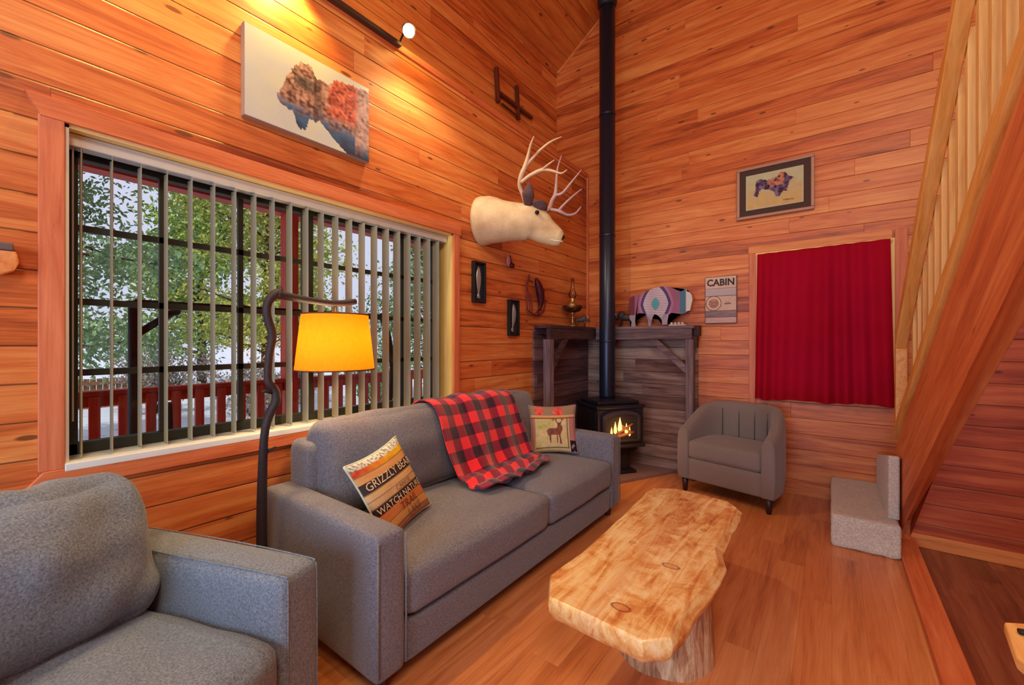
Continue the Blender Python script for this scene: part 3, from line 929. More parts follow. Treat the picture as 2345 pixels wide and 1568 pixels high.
# local: x = viewer's right, y = back; front at y=-.03
def tub_shell(z0f, z1f, ro, ri):
    bm = BM(); ncol = 60; secs = []
    HW, DP = .385, .575
    for i in range(ncol + 1):
        q = i / ncol
        # plan path of centre line: straight sides then superellipse back
        th_ = PI * q
        cx = -math.cos(th_); sy = math.sin(th_)
        e = .74
        x = math.copysign(abs(cx) ** e, cx); y = abs(sy) ** e
        secs.append((x, y, q))
    rings = []
    for (x, y, q) in secs:
        k = math.sin(PI * q)
        zt = .555 + .21 * math.sin(PI / 2 * min(1, max(0, k / .80)))
        th = .095
        # outward direction
        out = Vector((x * 1.0, y * .9 if y > .25 else 0, 0))
        if y <= .25: out = Vector((math.copysign(1, x), 0, 0))
        out.normalize()
        Pm = Vector((x * (HW - th / 2), -.03 + y * (DP - th / 2), 0))
        ring = []
        prof = [(-.5, .115), (.46, .115), (.58, .26), (.56, zt - .12), (.48, zt - .045), (.28, zt - .006), (0, zt), (-.3, zt - .010), (-.46, zt - .05), (-.5, zt - .12)]
        for (o_, z) in prof:
            r_ = th * o_
            ring.append(bm.verts.new(Pm + out * r_ + Vector((0, 0, z))))
        rings.append(ring)
    m_ = len(rings[0])
    for A_, B_ in zip(rings, rings[1:]):
        for j in range(m_): bm.faces.new((A_[j], A_[(j + 1) % m_], B_[(j + 1) % m_], B_[j]))
    bm.faces.new(rings[0]); bm.faces.new(rings[-1][::-1])
    return bm
bm = tub_shell(0, 0, 0, 0)
o = mk('shell', bm, M['tub'], tb, smooth=True, local=True)
bv = o.modifiers.new('b', 'BEVEL'); bv.width = .012; bv.segments = 2; bv.angle_limit = R(50)
bm = BM()
for k in (-.185, -.065, .065, .185):
    q = math.acos(max(-1, min(1, -math.copysign((abs(k) / .30) ** (1 / .74), k)))) / PI
    yb = abs(math.sin(PI * q)) ** .74 * (.575 - .0475) - .03 - .052
    x = k
    tube(bm, [(x, yb + .0, .43), (x, yb + .002, .60), (x * 1.02, yb + .012, .70), (x * 1.04, yb + .04, .752)], .004, 6)
mk('channel_seams', bm, fabric('taupe_seam', srgb(70, 60, 58), srgb(88, 76, 72), scale=200), tb, smooth=True, local=True)
bm = BM(); softbox(bm, -.292, .292, -.035, .44, .30, .455, r=.035, puff=(0, .008, .018), n=14)
mk('seat_cushion', bm, M['tub'], tb, smooth=True, local=True)
bm = BM(); softbox(bm, -.30, .30, -.024, .45, .115, .30, r=.012, n=6)
mk('front_panel', bm, M['tub'], tb, smooth=True, local=True)
for (xx, yy) in ((-.335, .01), (.335, .01), (-.24, .44), (.24, .44)):
    bm = BM(); lathe(bm, [(.018, 0), (.028, .12)], (xx, yy, 0), 12)
    mk('leg', bm, M['darkwood'], tb, smooth=True, local=True)

# ================================================================== COFFEE TABLE
ct = thing('coffee_table', 'live-edge wooden slab coffee table standing on log stumps', 'table', (-.62, 1.9, 0))
pts2 = [(-.851, 1.362), (-.777, 1.236), (-.446, 1.225), (-.38, 1.286), (-.389, 1.351), (-.383, 1.465), (-.366, 1.62), (-.366, 1.736), (-.36, 1.847), (-.394, 1.968), (-.401, 2.194), (-.392, 2.40), (-.401, 2.513), (-.46, 2.589), (-.646, 2.621), (-.763, 2.619), (-.856, 2.555), (-.869, 2.451), (-.858, 2.2), (-.85, 2.008), (-.843, 1.8), (-.835, 1.589), (-.848, 1.444)]
# densify
dens = []
for i in range(len(pts2)):
    A_, B_ = Vector(pts2[i]), Vector(pts2[(i + 1) % len(pts2)])
    k = max(1, int((B_ - A_).length / .04))
    for j in range(k): dens.append(A_.lerp(B_, j / k))
cen = Vector((-.62, 1.92))
bm = BM(); rings = []
live = lambda p: 1.0 if p.x > -.45 and 1.3 < p.y < 2.55 else .35
for (z, off) in ((.335, -.050), (.350, -.020), (.372, .006), (.395, .012), (.412, .004), (.420, -.008)):
    ring = []
    for i, p in enumerate(dens):
        pr = dens[i - 1]; nx = dens[(i + 1) % len(dens)]
        tdir = (nx - pr).normalized(); nrm = Vector((tdir.y, -tdir.x))
        if nrm.dot(p - cen) < 0: nrm = -nrm
        L_ = live(p)
        wob = .012 * noise.noise(Vector((p.x * 9, p.y * 9, z * 10))) * L_
        oo = off * (L_ * 1.1 if off > -.01 else (.9 * L_ + .15)) if z < .41 else off * .5
        if L_ == 1.0 and z < .41: oo += .022 * (.42 - z) / .08 * .5 + .01
        ring.append(bm.verts.new((p.x + nrm.x * (oo + wob), p.y + nrm.y * (oo + wob), z)))
    rings.append(ring)
nn = len(dens)
for A_, B_ in zip(rings, rings[1:]):
    for i in range(nn): bm.faces.new((A_[i], A_[(i + 1) % nn], B_[(i + 1) % nn], B_[i]))
fb = bm.faces.new(rings[0][::-1]); ft = bm.faces.new(rings[-1])
bmesh.ops.triangulate(bm, faces=[fb, ft])
m, t, b = nt('slab_wood'); n = N(t)
P = n.new('ShaderNodeNewGeometry').outputs['Position']; s_ = n.sep(P)
gv = n.comb(n.math('MULTIPLY', s_[0], 16), n.math('MULTIPLY', s_[1], 2.2), n.math('MULTIPLY', s_[2], 8))
g = n.noise(gv, 1.0, 6, .65, 1.6)
g2 = n.noise(P, 7, 5, .7, .8)
f = n.math('MULTIPLY_ADD', n.math('SUBTRACT', n.math('ADD', n.math('MULTIPLY', g, .55), n.math('MULTIPLY', g2, .45)), .5), 4.2, .58, clamp=True)
c = n.ramp(f, [(0, srgb(186, 100, 48)), (.35, srgb(222, 156, 88)), (.65, srgb(240, 196, 130)), (1, srgb(250, 224, 170))])
# reddish heart band
d1 = n.math('ABSOLUTE', n.math('SUBTRACT', n.math('ADD', s_[0], n.math('MULTIPLY', n.math('SUBTRACT', g2, .5), .35)), -.62))
hb = n.math('MULTIPLY', n.math('SUBTRACT', .07, d1), 8, clamp=True)
c = n.mix(n.math('MULTIPLY', hb, .55), c, srgb(200, 104, 60))
for (kx, ky, ax_, ay_) in ((-.505, 1.70, .036, .018), (-.56, 1.335, .034, .02), (-.66, 2.46, .022, .016), (-.70, 1.80, .014, .012), (-.72, 2.16, .012, .012), (-.48, 2.12, .012, .014)):
    dx = n.math('DIVIDE', n.math('SUBTRACT', s_[0], kx), ax_); dy = n.math('DIVIDE', n.math('SUBTRACT', s_[1], ky), ay_)
    dd = n.math('SQRT', n.math('ADD', n.math('MULTIPLY', dx, dx), n.math('MULTIPLY', dy, dy)))
    dd = n.math('ADD', dd, n.math('MULTIPLY', n.math('SUBTRACT', g2, .5), .6))
    ring_ = n.math('SUBTRACT', 1.0, n.math('MULTIPLY', n.math('ABSOLUTE', n.math('SUBTRACT', dd, .9)), 4.0), clamp=True)
    inn = n.math('MULTIPLY', n.math('SUBTRACT', .9, dd), 3, clamp=True)
    c = n.mix(n.math('MULTIPLY', inn, .5), c, srgb(214, 126, 78))
    c = n.mix(n.math('MULTIPLY', ring_, .85), c, srgb(112, 52, 28))
n.link(c, b.inputs['Base Color']); b.inputs['Roughness'].default_value = .28
b.inputs['Coat Weight'].default_value = .3; b.inputs['Coat Roughness'].default_value = .2
n.link(n.bump(g, .15, .004), b.inputs['Normal'])
mk('slab_top', bm, m, ct, smooth=False, bevel=.004)
mb, t, b = nt('log_bark'); n = N(t)
tc = n.new('ShaderNodeTexCoord').outputs['Object']; s_ = n.sep(tc)
gv = n.comb(n.math('MULTIPLY', s_[0], 24), n.math('MULTIPLY', s_[1], 24), n.math('MULTIPLY', s_[2], 4))
g = n.noise(gv, 1.0, 6, .7, .6)
n.link(n.ramp(g, [(.3, srgb(96, 62, 42)), (.46, srgb(186, 134, 94)), (.62, srgb(228, 196, 154))]), b.inputs['Base Color'])
n.link(n.bump(g, .8, .02), b.inputs['Normal']); b.inputs['Roughness'].default_value = .85
for (cx, cy, rr) in ((-.580, 1.83, .195), (-.64, 2.40, .14)):
    bm = BM(); rings = []
    for z in (0, .03, .10, .18, .26, .336):
        ring = []
        for k in range(40):
            a_ = k * 2 * PI / 40
            r_ = rr * (1 + .09 * noise.noise(Vector((math.cos(a_) * 1.5, math.sin(a_) * 1.5, cx * 9))) + .035 * noise.noise(Vector((math.cos(a_) * 7, math.sin(a_) * 7, z * 4)))) * (1.05 - .25 * z)
            ring.append(bm.verts.new((cx + r_ * math.cos(a_), cy + r_ * math.sin(a_), z)))
        rings.append(ring)
    for A_, B_ in zip(rings, rings[1:]):
        for i in range(40): bm.faces.new((A_[i], A_[(i + 1) % 40], B_[(i + 1) % 40], B_[i]))
    bm.faces.new(rings[0][::-1]); bm.faces.new(rings[-1])
    mk('log_stump', bm, mb, ct)

# ================================================================== STOVE
bm = BM()
hp = [(XL + .02, YB - .02), (XL + .02, 3.26), (-1.80, 3.16), (-1.235, YB - .02)]
prism(bm, hp, lambda p: Vector((p[0], p[1], 0)), lambda p: Vector((p[0], p[1], .03)))
tag(mk('hearth_pad', bm, M['slate'], bevel=.004), 'grey tiled hearth pad under the black stove in the corner', 'hearth pad')
sang = R(54)
sc_ = Vector((-1.609, 3.845, 0))       # middle of the front face
sto = thing('stove', 'black cast iron gas stove on a pedestal, burning in the corner', 'stove', sc_, sang)
# local: x along front face (left->right seen from the room), y = into the stove (n = -front normal)
def q(bm_, *a_): return box(bm_, *a_)
# local +y must point to the corner: rotation 54 deg -> local x=(.588,.809), local y=(-.809,.588)
bm = BM(); q(bm, -.25, .25, 0, .44, .30, .665); q(bm, -.262, .262, -.012, .452, .665, .70)
mk('body', bm, M['black'], sto, local=True, bevel=.010)
bm = BM(); q(bm, -.225, .225, .03, .42, .70, .735)
mk('top_plate', bm, M['black'], sto, local=True, bevel=.012)
for xs in (-.25,):
    bm = BM()
    for k in range(2): q(bm, -.256, -.25 + .001, .03 + k * .07, .07 + k * .07, .32, .65)
    mk('side_ribs', bm, M['black'], sto, local=True, bevel=.003)
# door with arched opening
bm = BM()
outer = [(-.225, .33), (.225, .33), (.225, .65), (-.225, .65)]
W_, zc = .175, .372
arch = [(-W_, zc), (W_, zc), (W_, .565)] + [(W_ * math.cos(k * PI / 14), .565 + .055 * math.sin(k * PI / 14)) for k in range(1, 14)] + [(-W_, .565)]
# ring between the arch and a rounded outer frame
out2 = [(x * 1.17, .478 + (z - .478) * 1.22) for x, z in arch]
for yy0, yy1, sc in ((-.035, 0, 1),):
    A0 = [bm.verts.new((x, yy0, z)) for x, z in arch]; B0 = [bm.verts.new((x, yy0 + .012, z)) for x, z in out2]
    A1 = [bm.verts.new((x, .06, z)) for x, z in arch]; B1 = [bm.verts.new((x, yy1 + .002, z)) for x, z in out2]
    k_ = len(arch)
    for i in range(k_):
        j = (i + 1) % k_
        bm.faces.new((A0[i], A0[j], B0[j], B0[i])); bm.faces.new((B0[i], B0[j], B1[j], B1[i])); bm.faces.new((A0[i], A0[j], A1[j], A1[i]))
mk('door_frame', bm, plain('door_iron', srgb(66, 60, 72), .4, .3), sto, local=True, bevel=.003)
bm = BM(); prism(bm, arch, lambda p: Vector((p[0], -.0035, p[1])), lambda p: Vector((p[0], -.0015, p[1])))
mk('firebox_back', bm, plain('firebox_black', srgb(26, 20, 26), .7), sto, local=True)
bm = BM()
tube(bm, [(-.13, -.010, .405), (.0, -.012, .415), (.13, -.010, .44)], [.016, .018, .013], 8)
tube(bm, [(-.06, -.018, .43), (.04, -.014, .48), (.12, -.012, .52)], [.014, .014, .010], 8)
tube(bm, [(.12, -.014, .43), (.05, -.016, .47), (-.02, -.012, .53)], [.011, .012, .008], 8)
mk('logs', bm, plain('ceramic_log', srgb(150, 104, 70), .9, var=.4, scale=40), sto, local=True, smooth=True)
def flame(x, z, w, h):
    bm = BM()
    lathe(bm, [(.0, 0), (w * .8, h * .12), (w, h * .28), (w * .7, h * .55), (w * .3, h * .8), (0, h)], (0, 0, 0), 10, Matrix.Translation((x, -.016, z)) @ Matrix.Scale(.45, 4, (0, 1, 0)))
    return mk('flame', bm, emit('flame_glow', (1.0, .42, .08), 5.0), sto, local=True, smooth=True)
flame(-.07, .43, .018, .12); flame(-.02, .44, .024, .15); flame(.05, .42, .018, .11); flame(.085, .40, .012, .10); flame(-.11, .42, .012, .08)
bm = BM(); q(bm, -.235, .235, -.055, .02, .30, .33)
mk('ash_lip', bm, M['black'], sto, local=True, bevel=.006)
bm = BM(); q(bm, -.20, .20, .02, .42, .255, .30); q(bm, -.18, .18, .03, .41, .235, .255); q(bm, -.15, .15, .07, .37, .055, .235); q(bm, -.19, .19, .02, .42, .03, .06)
mk('pedestal', bm, M['black'], sto, local=True, bevel=.008)
bm = BM(); tube(bm, [(.10, -.004, .245), (.10, -.03, .245)], .012, 8)
mk('knob', bm, M['iron'], sto, local=True)
lo = light('fire_light', 'POINT', sc_ + Vector((.17, -.11, .46)), 2.2, (1, .45, .15), .06)
# flue pipe
fp = thing('flue_pipe', 'tall black stove pipe rising from the corner stove to the ceiling', 'stove pipe', (-1.84, 4.045, .735))
bm = BM(); lathe(bm, [(.078, .735), (.080, .76), (.080, 5.2)], (-1.84, 4.045, 0), 32)
mk('pipe', bm, M['pipe'], fp, smooth=True)
for z in (1.3, 2.38, 3.62):
    bm = BM(); lathe(bm, [(.0815, z), (.0835, z + .004), (.0835, z + .022), (.0815, z + .026)], (-1.84, 4.045, 0), 32)
    mk('joint_ring', bm, M['pipe'], fp, smooth=True)
bm = BM(); lathe(bm, [(.084, 4.74), (.10, 4.78), (.10, 5.18)], (-1.84, 4.045, 0), 24)
mk('ceiling_collar', bm, M['black'], fp, smooth=True)

# ================================================================== MANTEL SURROUND
mn = thing('mantel_surround', 'weathered barn-wood corner mantel with braces wrapping behind the stove', 'mantel', (-1.7, 4.2, 0))
SD = .20; z1 = 1.462
MX1 = -1.03; MY0 = 3.25
bm = BM(); box(bm, XL + .024, XL + SD, MY0, YB - .026, z1 - .03, z1)
mk('shelf_board', bm, M['barn_dark'], mn, bevel=.004)
bm = BM(); box(bm, XL + SD + .001, MX1, YB - SD, YB - .026, z1 - .03, z1)
mk('shelf_board', bm, M['barn'], mn, bevel=.004)
bm = BM(); box(bm, XL + SD - .045, XL + SD - .005, MY0 + .005, YB - SD - .001, z1 - .13, z1 - .031)
mk('front_beam', bm, M['barn_dark'], mn, bevel=.004)
bm = BM(); box(bm, XL + SD, MX1 - .02, YB - SD + .005, YB - SD + .045, z1 - .13, z1 - .031)
mk('front_beam', bm, M['barn'], mn, bevel=.004)
bm = BM(); box(bm, MX1 - .075, MX1 - .005, YB - SD + .003, YB - SD + .075, .0, z1 - .132)
mk('post', bm, M['barn_z'], mn, bevel=.004)
bm = BM(); box(bm, XL + SD - .08, XL + SD - .006, MY0 + .005, MY0 + .075, .0, z1 - .132)
mk('post', bm, M['barn_z'], mn, bevel=.004)
bm = BM(); beam(bm, (MX1 - .06, YB - SD + .03, 1.03), (MX1 - .40, YB - SD + .03, 1.345), .035, .06)
mk('brace', bm, M['barn'], mn, bevel=.003)
bm = BM(); beam(bm, (XL + SD - .03, MY0 + .05, 1.05), (XL + SD - .03, MY0 + .33, 1.345), .035, .06)
mk('brace', bm, M['barn_dark'], mn, bevel=.003)
bm = BM(); box(bm, MX1 - .035, MX1 + .02, YB - .16, YB - .10, 1.25, 1.36); box(bm, MX1 - .02, MX1 + .035, YB - .13, YB - .06, z1 - .10, z1 - .0)
mk('end_blocks', bm, plain('dark_stained_block', srgb(60, 26, 22), .7), mn, bevel=.004)
bm = BM(); box(bm, XL + .001, XL + .022, MY0 + .01, YB - .024, .03, z1 - .031)
mk('panel', bm, M['weather_y'], mn)
bm = BM(); box(bm, XL + .023, MX1 - .005, YB - .022, YB - .001, .03, z1 - .031)
mk('panel', bm, M['weather'], mn)

# ---------------- things on the mantel
zm = z1 + .001
ol = thing('oil_lamp', 'brass pedestal oil lamp with wide dish and glass chimney on the mantel', 'oil lamp', (-2.125, 3.83, zm))
cx, cy = -2.125, 3.83
bm = BM(); lathe(bm, [(.05, 0), (.048, .012), (.02, .022), (.008, .04), (.009, .10), (.012, .125), (.03, .145)], (cx, cy, zm), 24)
mk('pedestal', bm, M['brass'], ol, smooth=True)
bm = BM(); lathe(bm, [(.03, .145), (.075, .158), (.098, .185), (.104, .212), (.100, .214), (.070, .190), (.0, .185)], (cx, cy, zm), 32)
mk('dish', bm, plain('dark_brass', srgb(96, 62, 44), .35, .8), ol, smooth=True)
bm = BM(); lathe(bm, [(.045, .19), (.058, .205), (.058, .225), (.032, .25), (.026, .268), (.030, .285), (.018, .30)], (cx, cy, zm), 24)
mk('burner', bm, M['brass'], ol, smooth=True)
bm = BM(); lathe(bm, [(.024, .285), (.038, .315), (.040, .335), (.024, .38), (.017, .43), (.016, .50)], (cx, cy, zm), 24)
mk('chimney', bm, glass('chimney_glass', (.90, .86, .88)), ol, smooth=True)
# small animal figurines
def animal(name, label, c, yaw, S, mat, hump=.3, hornmat=None):
    root = thing(name, label, 'figurine', c, yaw, group='bison figurines on the mantel')
    bm = BM()
    def e(p, r, rot=0): ellipsoid(bm, [k * S for k in p], [k * S for k in r], Matrix.Rotation(rot, 3, 'Y').to_4x4())
    e((0, 0, .60), (.48, .20, .22), -.08); e((.24, 0, .70), (.26, .19, .25 + hump * .15)); e((-.34, 0, .58), (.2, .17, .2))
    e((.56, 0, .60), (.19, .12, .17), .5); e((.70, 0, .50), (.10, .08, .09), .4)
    for (x, y) in ((.30, .09), (.30, -.09), (-.38, .09), (-.38, -.09)):
        tube(bm, [(x * S, y * S, .5 * S), ((x + .02) * S, y * S, .25 * S), (x * S, y * S, 0)], [.08 * S, .05 * S, .04 * S], 8)
    tube(bm, [(-.52 * S, 0, .62 * S), (-.60 * S, 0, .45 * S), (-.60 * S, 0, .32 * S)], [.03 * S, .015 * S, .02 * S], 6)
    mk('body', bm, mat, root, smooth=True, local=True)
    for s__ in (-1, 1):
        bm = BM(); tube(bm, smoothpath([(.52 * S, .09 * s__ * S, .72 * S), (.54 * S, .19 * s__ * S, .76 * S), (.56 * S, .20 * s__ * S, .88 * S)], sub=3), [.03 * S * (1 - i / 8) + .004 * S for i in range(7)], 6)
        mk('horn', bm, hornmat or M['cream'], root, smooth=True, local=True)
    return root
dk = plain('dark_figurine', srgb(56, 40, 44), .6, var=.5, scale=50)
dk2 = plain('mottled_figurine', srgb(84, 66, 58), .6, var=.6, scale=60)
animal('bison_figurine', 'small mottled bison figurine beside the brass oil lamp', (-2.12, 4.00, zm), R(40), .13, dk2)
animal('bison_figurine', 'small dark bison figurine left of the patterned bison cutout', (-1.74, YB - .10, zm), R(185), .17, dk)
# patterned bison cutout
bs = [(345, 490), (395, 462), (440, 450), (500, 436), (560, 425), (620, 395), (700, 366), (770, 350), (830, 343), (900, 346), (960, 358), (1010, 382), (1060, 410), (1110, 432), (1150, 425), (1165, 400), (1190, 408), (1195, 440), (1235, 455), (1262, 500), (1272, 560), (1255, 640), (1240, 712), (1195, 722), (1180, 745), (1120, 755), (1060, 748), (985, 735), (945, 760), (930, 830), (925, 905), (850, 905), (845, 840), (815, 790), (775, 760), (735, 745), (705, 790), (690, 850), (682, 925), (648, 925), (640, 850), (625, 790), (600, 735), (540, 722), (480, 722), (445, 770), (440, 840), (450, 925), (375, 925), (385, 850), (352, 800), (350, 750), (380, 715), (362, 650), (345, 580)]
bx = lambda p: (-1.685 + (p[0] - 345) * .000675, zm + (925 - p[1]) * .000675)
m, t, b = nt('woven_pattern_bison'); n = N(t)
s_ = n.sep(n.new('ShaderNodeTexCoord').outputs['Object'])
# object origin is set at (-1.40, y, 1.70)
ex = n.math('ABSOLUTE', s_[0]); ez = n.math('ABSOLUTE', s_[2])
rr = n.math('ADD', n.math('DIVIDE', ex, .22), n.math('DIVIDE', ez, .45))
r2 = n.math('SQRT', n.math('ADD', n.math('POWER', n.math('DIVIDE', ex, .17), 2.0), n.math('POWER', n.math('DIVIDE', ez, .22), 2.0)))
mm_ = n.math('ADD', n.math('MULTIPLY', rr, .5), n.math('MULTIPLY', r2, .5))
stp = n.math('GREATER_THAN', n.math('FRACT', n.math('MULTIPLY', s_[2], 60)), .5)
stripe = n.mix(stp, srgb(222, 214, 218), srgb(168, 132, 160))
base_ = n.ramp(mm_, [(0, srgb(92, 170, 176)), (.22, srgb(200, 196, 204)), (.24, srgb(200, 196, 204)), (.66, srgb(66, 62, 112)), (.80, srgb(178, 110, 146)), (1.12 / 1.2, srgb(150, 92, 124))], 'CONSTANT')
isst = n.math('MULTIPLY', n.math('GREATER_THAN', mm_, .22), n.math('LESS_THAN', mm_, .66))
c = n.mix(isst, base_, stripe)
right = n.math('GREATER_THAN', s_[0], .235); far = n.math('GREATER_THAN', s_[0], .292); left = n.math('LESS_THAN', s_[0], -.215)
c = n.mix(right, c, srgb(70, 112, 140)); c = n.mix(far, c, srgb(206, 204, 206)); c = n.mix(left, c, srgb(112, 40, 56))
low = n.math('LESS_THAN', s_[2], -.105)
c = n.mix(n.math('MULTIPLY', low, .7), c, srgb(170, 160, 176))
n.link(c, b.inputs['Base Color']); b.inputs['Roughness'].default_value = .7
bc = thing('bison_cutout', 'standing bison cutout painted in a teal and mauve woven pattern, on the mantel', 'sculpture', (-1.41, YB - .12, zm + .225))
bm = BM()
prism(bm, [bx(p) for p in bs], lambda p: Vector((p[0], YB - .128, p[1])), lambda p: Vector((p[0], YB - .108, p[1])))
mk('silhouette', bm, m, bc)
bm = BM(); box(bm, bx((960, 0))[0], bx((1190, 0))[0], YB - .16, YB - .09, zm, zm + .012)
for k in range(4): ellipsoid(bm, (bx((985 + k * 50, 0))[0], YB - .125, zm + .022), (.013, .012, .014))
mk('base_stones', bm, plain('pale_stones', srgb(206, 190, 184), .8), bc, smooth=False)

# ================================================================== WALL THINGS (back wall)
# CABIN sign
cs = thing('cabin_sign', 'pale plank sign reading CABIN hanging between mantel and red curtain', 'sign', (-.835, YB, 1.71))
sx0, sx1, sz0, sz1 = -.972, -.697, 1.480, 1.925
yf = YB - .022
bm = BM(); box(bm, sx0, sx1, yf, YB - .002, sz0, sz1)
mk('board', bm, plain('sign_edge', srgb(120, 90, 70), .8), cs, bevel=.006)
def col_s(u, v):
    f = .5 + .5 * nz2(u * 2, v * 26, 1.4, 8)
    c = lerp(srgb(206, 178, 160), srgb(214, 190, 178), f)
    if .25 < v < .42: c = lerp(srgb(178, 166, 170), srgb(196, 184, 186), f)
    if .74 < v < .875: c = lerp(srgb(112, 92, 100), srgb(166, 146, 152), f)
    if v > .875: c = lerp(srgb(206, 182, 178), srgb(190, 150, 150), f)
    d_ = math.hypot((u - .27), (v - .575) * 1.6)
    if d_ < .235: c = srgb(222, 192, 172)
    if d_ < .17: c = lerp(srgb(140, 100, 90), srgb(196, 152, 136), .5 + .9 * nz2(u * 3, v * 20, 2))
    if .235 < d_ < .262: c = srgb(120, 92, 88)
    for vv_ in (.25, .42, .735, .875):
        if abs(v - vv_) < .006: c = srgb(110, 88, 90)
    if abs(v - .595) < .012 and .62 < u < .84: c = srgb(96, 80, 76)
    if abs(v - .56) < .01 and .66 < u < .80: c = srgb(140, 120, 108)
    if v > .44 and v < .72 and u > .55 and nz2(u * 8, v * 60, 1.5, 1) > .35: c = lerp(c, srgb(150, 130, 120), .4)
    return c
paint_mesh('printed_face', lambda u, v: Vector((sx0 + .006 + u * (sx1 - sx0 - .012), yf - .0012, sz1 - .006 - v * (sz1 - sz0 - .012))), 90, 140, col_s, M['paint'], cs)
bm = text_bm('CABIN', .088, .0008, bold=.0025)
bm.transform(Matrix.Translation(((sx0 + sx1) / 2, yf - .0022, sz1 - .062)) @ Matrix.Rotation(R(90), 4, 'X') @ Matrix.Scale(.92, 4, (1, 0, 0)))
mk('lettering', bm, M['ink'], cs)

def picture_frame(name, label, cx_, half_w, zc_, half_h): pass
# framed bison print
fpz = thing('framed_print', 'framed bison print with dark mat on the back wall above the curtain', 'picture', (-.41, YB, 2.65))
px0, px1, pz0, pz1 = -.699, -.115, 2.42, 2.885
yb_ = YB - .035
bm = BM()
fw_ = .026
for r in ((px0, px1, pz1 - fw_, pz1), (px0, px1, pz0, pz0 + fw_), (px0, px0 + fw_, pz0 + fw_, pz1 - fw_), (px1 - fw_, px1, pz0 + fw_, pz1 - fw_)):
    box(bm, r[0], r[1], yb_, YB - .002, r[2], r[3])
mk('frame', bm, plain('mauve_wood_frame', srgb(178, 134, 112), .4), fpz, bevel=.006)
bm = BM(); box(bm, px0 + fw_, px1 - fw_, YB - .022, YB - .018, pz0 + fw_, pz1 - fw_)
mk('mat_board', bm, plain('brown_mat', srgb(84, 56, 46), .8), fpz)
gb = [(.174, .22), (.25, .15), (.386, .23), (.54, .19), (.60, .10), (.647, .067), (.70, .10), (.754, .21), (.84, .28), (.763, .38), (.745, .50), (.725, .63), (.66, .60), (.60, .73), (.54, .74), (.49, .56), (.44, .52), (.37, .48), (.29, .45), (.245, .52), (.215, .66), (.135, .60), (.18, .44)]
def col_p(u, v):
    f = nz2(u, v, 9, 2); f2 = nz2(u, v, 30, 5)
    c = lerp(srgb(214, 204, 164), srgb(226, 170, 112), v * 1.1 + .5 * f)
    if v > .55: c = lerp(c, srgb(232, 190, 120), .5 + f)
    if min(u, 1 - u) < .02 or min(v, 1 - v) < .03: return srgb(222, 200, 160)
    if inpoly(u + .02 * f2, v + .03 * f2, gb):
        k = nz2(u, v, 12, 7)
        c = lerp(srgb(72, 40, 58), srgb(150, 116, 150), .5 + k * 1.4)
        if .38 < u < .68 and v < .42: c = lerp(c, srgb(226, 140, 100), .75 + k)
        if nz2(u, v, 16, 3) > .3: c = srgb(70, 24, 34)
    elif abs(v - .86 - .1 * (u - .7)) < .015 and .66 < u < .84: c = srgb(170, 110, 60)
    return c
e_ = fw_ + .05
paint_mesh('print', lambda u, v: Vector((px0 + e_ + u * (px1 - px0 - 2 * e_), YB - .0245, pz1 - e_ - v * (pz1 - pz0 - 2 * e_))), 110, 80, col_p, M['paint'], fpz)
bm = BM(); box(bm, px0 + fw_ - .002, px1 - fw_ + .002, YB - .030, YB - .028, pz0 + fw_ - .002, pz1 - fw_ + .002)
mk('pane', bm, M['glass'], fpz)

# ================================================================== WALL THINGS (left wall)
cv = thing('canvas_painting', 'large unframed canvas of a walking bison above the left window', 'painting', (XL, 1.148, 2.59))
cy0, cy1, cz0, cz1 = .813, 1.485, 2.37, 2.81
bm = BM(); box(bm, XL + .001, XL + .036, cy0, cy1, cz0, cz1)
mk('canvas', bm, plain('canvas_side', srgb(150, 120, 112), .8), cv, bevel=.003)
hb_ = [(.39, .14), (.35, .20), (.315, .29), (.27, .455), (.22, .645), (.234, .70), (.28, .735), (.34, .745), (.355, .82), (.37, .90), (.40, .925), (.435, .895), (.45, .82), (.464, .74), (.51, .77), (.556, .74), (.59, .78), (.63, .83), (.68, .89), (.74, .953), (.80, 1.01), (1.01, 1.01), (1.01, .07), (.935, .045), (.88, .07), (.815, .08), (.75, .10), (.69, .107), (.63, .215), (.556, .22), (.53, .23), (.508, .206), (.484, .117), (.45, .10), (.427, .11)]
def col_c(u, v):
    f = nz2(u, v, 5, 1); f2 = nz2(u * 1.3, v, 26, 5); f3 = nz2(u, v, 11, 9)
    c = lerp(srgb(206, 204, 178), srgb(196, 196, 190), .5 + f)
    c = lerp(c, srgb(186, 190, 206), max(0, .35 - u) * 1.2 + max(0, v - .6) * .3)
    if inpoly(u + .014 * f2, v + .03 * f2 + .012 * nz2(u, v, 60, 2), hb_):
        k = .5 + f2 * .9 + f3 * .6
        c = lerp(srgb(90, 52, 50), srgb(198, 152, 128), k)
        if .62 + .06 * f3 < u < .89 + .08 * f2 and v < .60 + .1 * f3: c = lerp(srgb(120, 40, 36), srgb(214, 112, 84), k)
        if u > .87 + .06 * f2: c = lerp(c, srgb(196, 170, 170), .35 + .5 * f3)
        if .34 < u < .52 and .28 < v < .42 + .1 * f2: c = lerp(srgb(52, 40, 40), srgb(124, 100, 92), k)
        if .50 + .03 * f3 < u < .56 + .03 * f2: c = lerp(c, srgb(60, 40, 44), .6)
        low_ = (v - (.58 + .05 * (u - .3)) + .10 * f3) * 5
        if u > .86: low_ = (v - .80 + .1 * f3) * 5
        c = lerp(c, lerp(srgb(58, 66, 96), srgb(62, 96, 134), .5 + f3 * 1.4), low_)
        c = lerp(c, srgb(34, 40, 58), (v - .82) * 4)
    return c
paint_mesh('painted_face', lambda u, v: Vector((XL + .0372, cy0 + .003 + u * (cy1 - cy0 - .006), cz1 - .003 - v * (cz1 - cz0 - .006))), 200, 130, col_c, M['paint'], cv)

